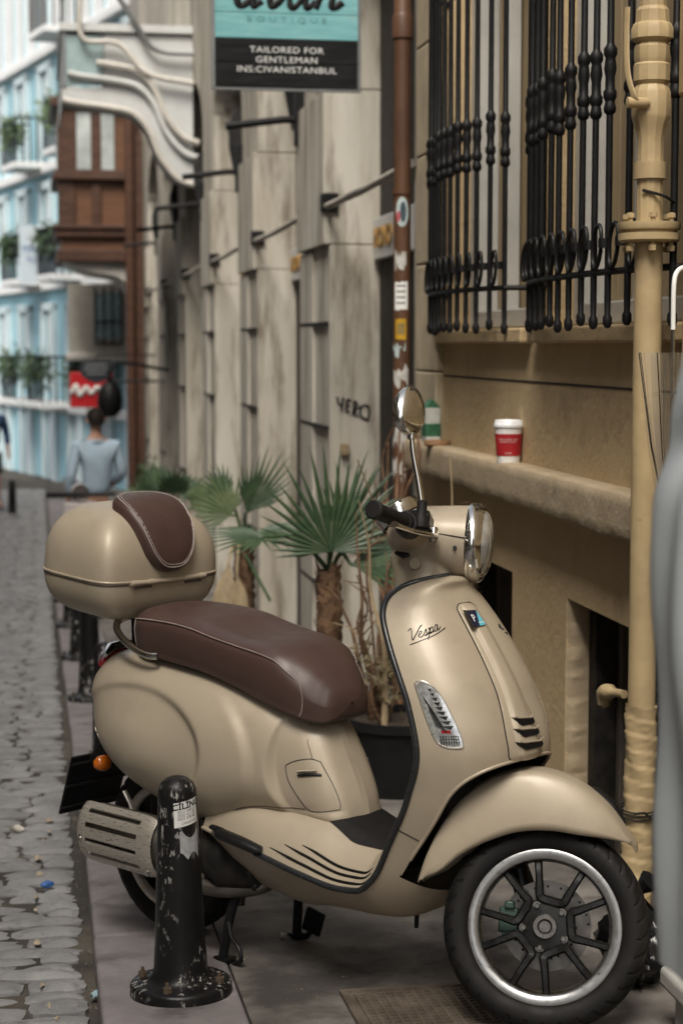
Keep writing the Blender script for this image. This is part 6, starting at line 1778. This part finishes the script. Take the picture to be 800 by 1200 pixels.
def person(loc, rz, label, shirt, trouser, bare=False, arms=None):
    p = empty('person', loc, (0, 0, rz)); tag(p, label, 'person')
    # +y is forward
    arms = arms or [((-0.20, 0, 1.42), (-0.27, -0.03, 1.16), (-0.25, 0.10, 0.92), (-0.24, 0.15, 0.83)), ((0.20, 0, 1.42), (0.27, -0.03, 1.16), (0.26, 0.08, 0.92), (0.25, 0.12, 0.83))]
    V = [(0, 0, 0.96), (0, -0.01, 1.10), (0, -0.015, 1.26), (0, -0.01, 1.40), (0, 0.0, 1.47)]; E = [(0, 1), (1, 2), (2, 3), (3, 4)]
    Rr = [(0.165, 0.115), (0.155, 0.11), (0.175, 0.12), (0.165, 0.10), (0.075, 0.065)]
    for a in arms:
        b = len(V)
        V += [a[0], a[1], tuple(Vector(a[1]).lerp(Vector(a[2]), 0.7))]; E += [(3, b), (b, b + 1), (b + 1, b + 2)]; Rr += [0.072, 0.056, 0.048]
    skin_mesh('shirt', V, E, Rr, shirt, p)
    V = [(0, 0, 0.95)]; E = []; Rr = [(0.16, 0.115)]
    for s_ in (-1, 1):
        b = len(V)
        if bare: V += [(s_ * 0.09, 0, 0.84), (s_ * 0.10, 0.02, 0.52)]; E += [(0, b), (b, b + 1)]; Rr += [0.095, 0.09]
        else: V += [(s_ * 0.09, 0, 0.84), (s_ * 0.105, 0.02, 0.50), (s_ * 0.11, -0.01, 0.10)]; E += [(0, b), (b, b + 1), (b + 1, b + 2)]; Rr += [0.095, 0.075, 0.06]
    skin_mesh('trousers', V, E, Rr, trouser, p)
    # body: head, neck, forearms and hands, shins and feet in one figure
    V = [(0, -0.005, 1.20), (0, -0.005, 1.42), (0, 0.0, 1.52), (0, 0.01, 1.585), (0, 0.02, 1.66), (0, 0.01, 1.735)]; E = [(k, k + 1) for k in range(5)]
    Rr = [0.08, 0.07, 0.056, 0.062, (0.078, 0.095), (0.052, 0.06)]
    for a in arms:
        b = len(V)
        e_, w_, h_ = Vector(a[1]), Vector(a[2]), Vector(a[3])
        V += [a[0], a[1], tuple(w_), tuple(w_.lerp(h_, 0.6))]; E += [(1, b), (b, b + 1), (b + 1, b + 2), (b + 2, b + 3)]; Rr += [0.05, 0.038, 0.027, (0.036, 0.018)]
        for f in range(4):
            V.append(tuple(h_ + Vector((0.012 * (f - 1.5), 0.018 * (f - 1.5), -0.06 + 0.008 * abs(f - 1.4))))); E.append((b + 3, len(V) - 1)); Rr.append(0.009)
        V.append(tuple(w_.lerp(h_, 0.5) + Vector((0, 0.045, -0.02)))); E.append((b + 3, len(V) - 1)); Rr.append(0.009)
    hip = len(V); V.append((0, 0, 0.95)); E.append((0, hip)); Rr.append(0.09)
    for s_ in (-1, 1):
        b = len(V)
        V += [(s_ * 0.09, 0, 0.84), (s_ * 0.10, 0.02, 0.50), (s_ * 0.11, -0.01, 0.09), (s_ * 0.115, 0.15, 0.035)]; E += [(hip, b), (b, b + 1), (b + 1, b + 2), (b + 2, b + 3)]; Rr += [0.06, 0.05, 0.036, (0.04, 0.025)]
    skin_mesh('body', V, E, Rr, SKIN, p)
    for s_ in (-1, 1):
        MB().tube([(s_ * 0.078, 0.012, 1.632), (s_ * 0.090, 0.0, 1.645), (s_ * 0.088, 0.002, 1.668)], [0.010, 0.016, 0.010], n=8).build('ear', SKIN, p)
        MB().lathe([(0, -0.045), (0.04, -0.03), (0.045, 0.0), (0.03, 0.05), (0, 0.06)], n=14, axis='Y', origin=(s_ * 0.115, 0.06, 0.045)).build('shoe', BLACKP, p)
        MB().lathe([(0, -0.008), (0.008, 0.0), (0, 0.008)], n=10, axis='Y', origin=(s_ * 0.032, 0.108, 1.655)).build('eye', HAIR, p)
    MB().tube([(0, 0.100, 1.665), (0, 0.122, 1.635), (0, 0.108, 1.622)], [0.008, 0.014, 0.009], n=8).build('nose', SKIN, p)
    MB().tube([(-0.026, 0.098, 1.598), (0, 0.107, 1.596), (0.026, 0.098, 1.598)], 0.006, n=6).build('mouth', mat('lips', (0.28, 0.10, 0.08), rough=0.5), p)
    P = []
    for a in np.linspace(0, 2 * math.pi, 28, endpoint=False):
        row = []
        for b in np.linspace(0, 1, 10):
            back = 0.5 - 0.5 * math.sin(a)
            lowz = 1.70 - 0.095 * back
            z = 1.762 + (lowz - 1.762) * b**1.6
            r = math.sin(min(1, b * 1.25) * math.pi / 2)
            row.append((0.090 * r * math.cos(a), 0.008 + 0.104 * r * math.sin(a), z + 0.006 * math.sin(a * 9 + b * 7)))
        P.append(row)
    MB().grid(P, cu=True).build('hair', HAIR, p, ang=70)
    MB().tube([(0.075 * math.cos(a), -0.002 + 0.068 * math.sin(a), 1.475 + 0.012 * math.sin(a)) for a in np.linspace(0, 2 * math.pi, 24, endpoint=False)], 0.017, n=8, closed=True).build('collar', shirt, p)
    return p
DENIM = mat('dark_trousers', (0.02, 0.022, 0.028), rough=0.85, var=0.2)
man_ = person(GP(0.50, 16.2), R(12), 'person in a light blue shirt seen from behind walking down the pavement', SHIRT, DENIM,
       arms=[((-0.20, 0, 1.42), (-0.275, -0.05, 1.16), (-0.285, 0.05, 0.93), (-0.29, 0.09, 0.84)), ((0.20, 0, 1.42), (0.27, -0.02, 1.17), (0.20, 0.20, 1.05), (0.14, 0.27, 1.03))])
man_.scale = (0.88, 0.9, 1.0)
person(GP(-0.75, 28.5), R(200), 'person in dark blue shirt and shorts at the far bend', mat('navy_shirt', (0.03, 0.06, 0.13), rough=0.8), mat('dark_shorts', (0.02, 0.02, 0.025), rough=0.85), bare=True)

# ---------------- white scooter parked by the man
ws, _w = sub('parked_scooter', GP(0.40, 15.3), 'white parked scooter with dark seat in front of the man', 'scooter')
ws.rotation_euler = (0, 0, R(96))
WPAINT = mat('white_scooter_paint', (0.55, 0.50, 0.48), rough=0.35, var=0.05, coat=0.3)
MB().tube(catmull([(-0.55, 0, 0.66), (-0.35, 0, 0.60), (-0.05, 0, 0.52), (0.12, 0, 0.40)], 20), np.linspace(0.10, 0.13, 20), n=16).build('rear_body', WPAINT, ws)
MB().tube(catmull([(-0.62, 0, 0.76), (-0.3, 0, 0.775), (0.0, 0, 0.75), (0.08, 0, 0.70)], 16), [0.03] + [0.085] * 14 + [0.04], n=14, flat=0.5).build('seat', BLACKP, ws)
MB().tube(catmull([(0.15, 0, 0.30), (0.42, 0, 0.30), (0.55, 0, 0.55), (0.50, 0, 0.90)], 20), [0.13] * 8 + [0.15] * 12, n=14, flat=0.45).build('front_shield', WPAINT, ws)
MB().tube([(0.46, -0.30, 0.98), (0.50, -0.1, 0.97), (0.50, 0.1, 0.97), (0.46, 0.30, 0.98)], 0.022, n=10).build('handlebar', BLACKP, ws)
MB().lathe([(0, 0.60), (0.06, 0.59), (0.085, 0.54), (0.08, 0.46)], n=20, axis='X', origin=(0.04, 0, 0.98)).build('headlight', WPAINT, ws)
for x in (-0.45, 0.72):
    MB().lathe([(0.14, -0.045), (0.20, -0.05), (0.225, -0.02), (0.225, 0.02), (0.20, 0.05), (0.14, 0.045)], n=36, axis='Y', origin=(x, 0, 0.225)).build('tyre', RUBBER, ws)
    MB().lathe([(0.0, -0.03), (0.14, -0.04), (0.14, 0.04), (0.0, 0.03)], n=30, axis='Y', origin=(x, 0, 0.225)).build('rim', GUN, ws)
MB().tube([(0.50, 0.0, 0.9), (0.66, 0.07, 0.45), (0.72, 0.07, 0.225)], 0.025, n=8).build('fork', GUN, ws)

# ---------------- foreground at the camera's right: a covered motorcycle, a painted step, a black bag
COVER = mat('grey_blue_cover', (0.42, 0.455, 0.475), rough=0.5, col2=(0.47, 0.505, 0.525), scale=2.5, bump=0.12, bscale=18)
cv, _c = sub('covered_motorcycle', GP(0.88, 2.05), 'motorcycle under a grey blue rain cover', 'motorcycle cover')
cvi = Matrix.Translation(-Vector(GP(0.88, 2.05)))
def px_left(u, Z): return Z * (u - 400) / 2100
outl = [(-0.14, 806), (0.30, 797), (0.45, 791), (0.55, 785), (0.65, 779), (0.75, 774), (0.86, 769), (0.967, 765), (1.02, 764), (1.07, 765), (1.124, 773), (1.176, 783), (1.229, 794), (1.29, 806), (1.36, 818), (1.42, 835), (1.46, 870)]
P = []
zz_ = np.linspace(0.50, 1.46, 60)
for z in zz_:
    u = float(pchip([a for a, _ in outl], [b for _, b in outl], [z])[0])
    rad = 0.20 * (1 - 0.7 * max(0, (z - 1.16) / 0.30) ** 2)
    D_ = 2.25
    ang_l = math.atan((u - 400) / 2100) + math.asin((rad + 0.006) / D_)
    bearing = R(9.57) + ang_l                         # measured from +y towards +x
    cx_, cy_ = D_ * math.sin(bearing), D_ * math.cos(bearing)
    row = []
    for k in range(90):
        a = 2 * math.pi * k / 90
        fold = 0.009 * math.sin(a * 7 + z * 2.0) - 0.016 * math.exp(-((z - 1.06 + 0.10 * math.cos(a)) / 0.035) ** 2) * max(0, math.sin(a + 4.2)) + 0.004 * math.sin(a * 13 - z * 5) + 0.010 * math.sin(z * 11 + a * 3) * math.exp(-((z - 0.85) / 0.2) ** 2)
        row.append((cx_ + math.cos(a) * (rad + fold), cy_ + math.sin(a) * (rad + fold), z))
    P.append(row)
m = MB(cvi); m.grid(P, cv=True); m.f.append(tuple(59 * 90 + k for k in range(90))); m.mi.append(0)
m.build('cover', COVER, cv, ang=80)
for y in (1.98, 2.14):
    MB(cvi).lathe([(0.18, -0.05), (0.27, -0.05), (0.29, 0), (0.27, 0.05), (0.18, 0.05)], n=30, axis='X', origin=(0.95, y, -SL * y + 0.29)).build('tyre', RUBBER, cv)

stp, _c = sub('painted_step', GP(1.44, 3.55), 'worn white painted stone step against the wall', 'step')
sti = Matrix.Translation(-Vector(GP(1.44, 3.55)))
PWHT = mat('worn_white_paint', (0.42, 0.41, 0.38), rough=0.7, col2=(0.30, 0.28, 0.25), mix=(0.5, 0.75), scale=9, bump=0.3, bscale=50)
MB(sti).box(1.345, 1.66, 2.9, 3.72, -0.15, -0.10).build('tread', PWHT, stp, bevel=0.014, bseg=3)
MB(sti).box(1.372, 1.66, 2.92, 3.69, -0.40, -0.15).build('riser', PWHT, stp, bevel=0.008)
bg, _c = sub('black_bag', GP(1.40, 4.05), 'crumpled black rubbish bag at the foot of the ochre pipe', 'bag')
P = []
rb_ = random.Random(9)
for i in range(24):
    f = i / 23; row = []
    for k in range(32):
        a = 2 * math.pi * k / 32
        r = (0.085 * math.sin(math.pi * min(1, f * 0.93 + 0.07)) ** 0.6) * (1 + 0.22 * math.sin(a * 4 + f * 9) * math.sin(a * 7 + 2) + rb_.uniform(-0.05, 0.05))
        row.append((r * math.cos(a) * 0.95, r * math.sin(a) * 1.3, 0.005 + 0.20 * f + 0.012 * math.sin(a * 5)))
    P.append(row)
m = MB(); m.grid(P, cv=True); m.f.append(tuple(23 * 32 + k for k in range(32))); m.mi.append(0)
m.build('bag', mat('bin_bag', (0.010, 0.010, 0.011), rough=0.28, var=0.2, bump=0.3, bscale=40), bg, ang=50)
MB().tube([(0, 0, 0.19), (0.01, -0.01, 0.23), (0.03, -0.03, 0.26)], [0.02, 0.012, 0.03], n=9).build('knot', MATS['bin_bag'], bg)

# ---------------- inspection cover, litter
mc, _c = sub('inspection_cover', GP(0.90, 3.93), 'cast iron inspection cover with chequered plate set in the pavement', 'manhole')
mci = Matrix.Identity(4)
MCOV = mat('cast_iron_cover', (0.11, 0.088, 0.068), rough=0.6, metal=0.4, col2=(0.17, 0.14, 0.11), scale=12, bump=0.2, bscale=60)
def mcp(x, y, h): return (x, y, -SL * y + h)
MB().prism([(-0.20, -0.15), (0.20, -0.15), (0.20, 0.15), (-0.20, 0.15)], 0.001, 0.005, mcp).build('plate', MCOV, mc, smooth=False)
for k in range(17):
    MB().prism([(-0.185 + k * 0.0225, -0.137), (-0.177 + k * 0.0225, -0.137), (-0.177 + k * 0.0225, 0.137), (-0.185 + k * 0.0225, 0.137)], 0.005, 0.010, mcp).build('plate_rib', MCOV, mc, smooth=False)
for k in range(12):
    MB().prism([(-0.187, -0.135 + k * 0.0235), (0.187, -0.135 + k * 0.0235), (0.187, -0.127 + k * 0.0235), (-0.187, -0.127 + k * 0.0235)], 0.0051, 0.0095, mcp).build('plate_rib', MCOV, mc, smooth=False)
for a, b in (((-0.215, -0.165), (0.215, -0.15)), ((-0.215, 0.15), (0.215, 0.165)), ((-0.215, -0.15), (-0.20, 0.15)), ((0.20, -0.15), (0.215, 0.15))):
    MB().prism([a, (b[0], a[1]), b, (a[0], b[1])], 0.001, 0.012, mcp).build('frame', MCOV, mc, smooth=False)
def scrap(name, x, y, h, col, s_, label, cat):
    m = MB(); r_ = random.Random(int(x * 1000) + int(y * 77))
    P = []
    for i in range(5):
        f = i / 4
        P.append([(s_ * (0.15 + 0.85 * math.sin(math.pi * f) ** 0.6) * math.cos(a) * r_.uniform(0.6, 1.1), s_ * 0.6 * (0.15 + 0.85 * math.sin(math.pi * f) ** 0.6) * math.sin(a) * r_.uniform(0.6, 1.1), s_ * 0.9 * f) for a in np.linspace(0, 2 * math.pi, 10, endpoint=False)])
    m.grid(P, cv=True); m.f.append(tuple(40 + k for k in range(10))); m.mi.append(0)
    o = m.build(name, mat('litter_' + label.split()[1], col, rough=0.5, var=0.2, scale=60), None, smooth=False)
    o.location = GP(x, y, h); o.rotation_euler = (0, 0, r_.uniform(0, 3)); tag(o, label, cat)
scrap('crumpled_wrapper', 0.003, 5.6, -0.066, (0.03, 0.10, 0.30), 0.028, 'crumpled blue wrapper lying on the cobbles', 'litter')
scrap('crumpled_wrapper', 0.118, 4.40, -0.066, (0.25, 0.36, 0.40), 0.022, 'crumpled pale wrapper in the gutter beside the bollard', 'litter')
scrap('paper_scrap', -0.10, 6.5, -0.066, (0.5, 0.46, 0.40), 0.030, 'small cream paper scrap trodden among the cobbles', 'litter')
scrap('dry_leaf', 0.62, 4.62, 0.002, (0.36, 0.33, 0.30), 0.016, 'small grey paper pellet on the pavement under the scooter', 'litter')
# dead leaves and grit gathered along the gutter
gl = MB(); r_ = random.Random(4)
for _ in range(190):
    y = 3.6 + 13 * r_.random() ** 1.6; x = 0.118 - abs(r_.gauss(0, 0.022)); s_ = r_.uniform(0.002, 0.007)
    a = r_.uniform(0, 6.28); c_, s2 = math.cos(a), math.sin(a)
    gl.add([GP(x + s_ * c_, y + s_ * s2, -0.054 + r_.uniform(0, 0.006)), GP(x - s_ * s2 * 0.6, y + s_ * c_ * 0.6, -0.052), GP(x - s_ * c_, y - s_ * s2, -0.052 + r_.uniform(0, 0.006)), GP(x + s_ * s2 * 0.6, y - s_ * c_ * 0.6, -0.054)], [(0, 1, 2, 3)])
o = gl.build('gutter_grit', mat('gutter_debris', (0.11, 0.09, 0.062), rough=0.9, col2=(0.22, 0.185, 0.14), scale=30), road, smooth=False); o['kind'] = 'stuff'
pg_ = MB()
for _ in range(520):
    y = r_.uniform(3.5, 7.5); x = r_.uniform(0.47, 1.6); s_ = r_.uniform(0.0012, 0.005)
    a = r_.uniform(0, 6.28)
    P = [GP(x + s_ * math.cos(a + k * 1.57) * r_.uniform(0.6, 1.2), y + s_ * math.sin(a + k * 1.57), 0.001) for k in range(4)] + [GP(x, y, s_ * 0.9)]
    pg_.add(P, [(0, 1, 4), (1, 2, 4), (2, 3, 4), (3, 0, 4)])
o = pg_.build('pavement_grit', MATS['gutter_debris'], pavement, smooth=False); o['kind'] = 'stuff'
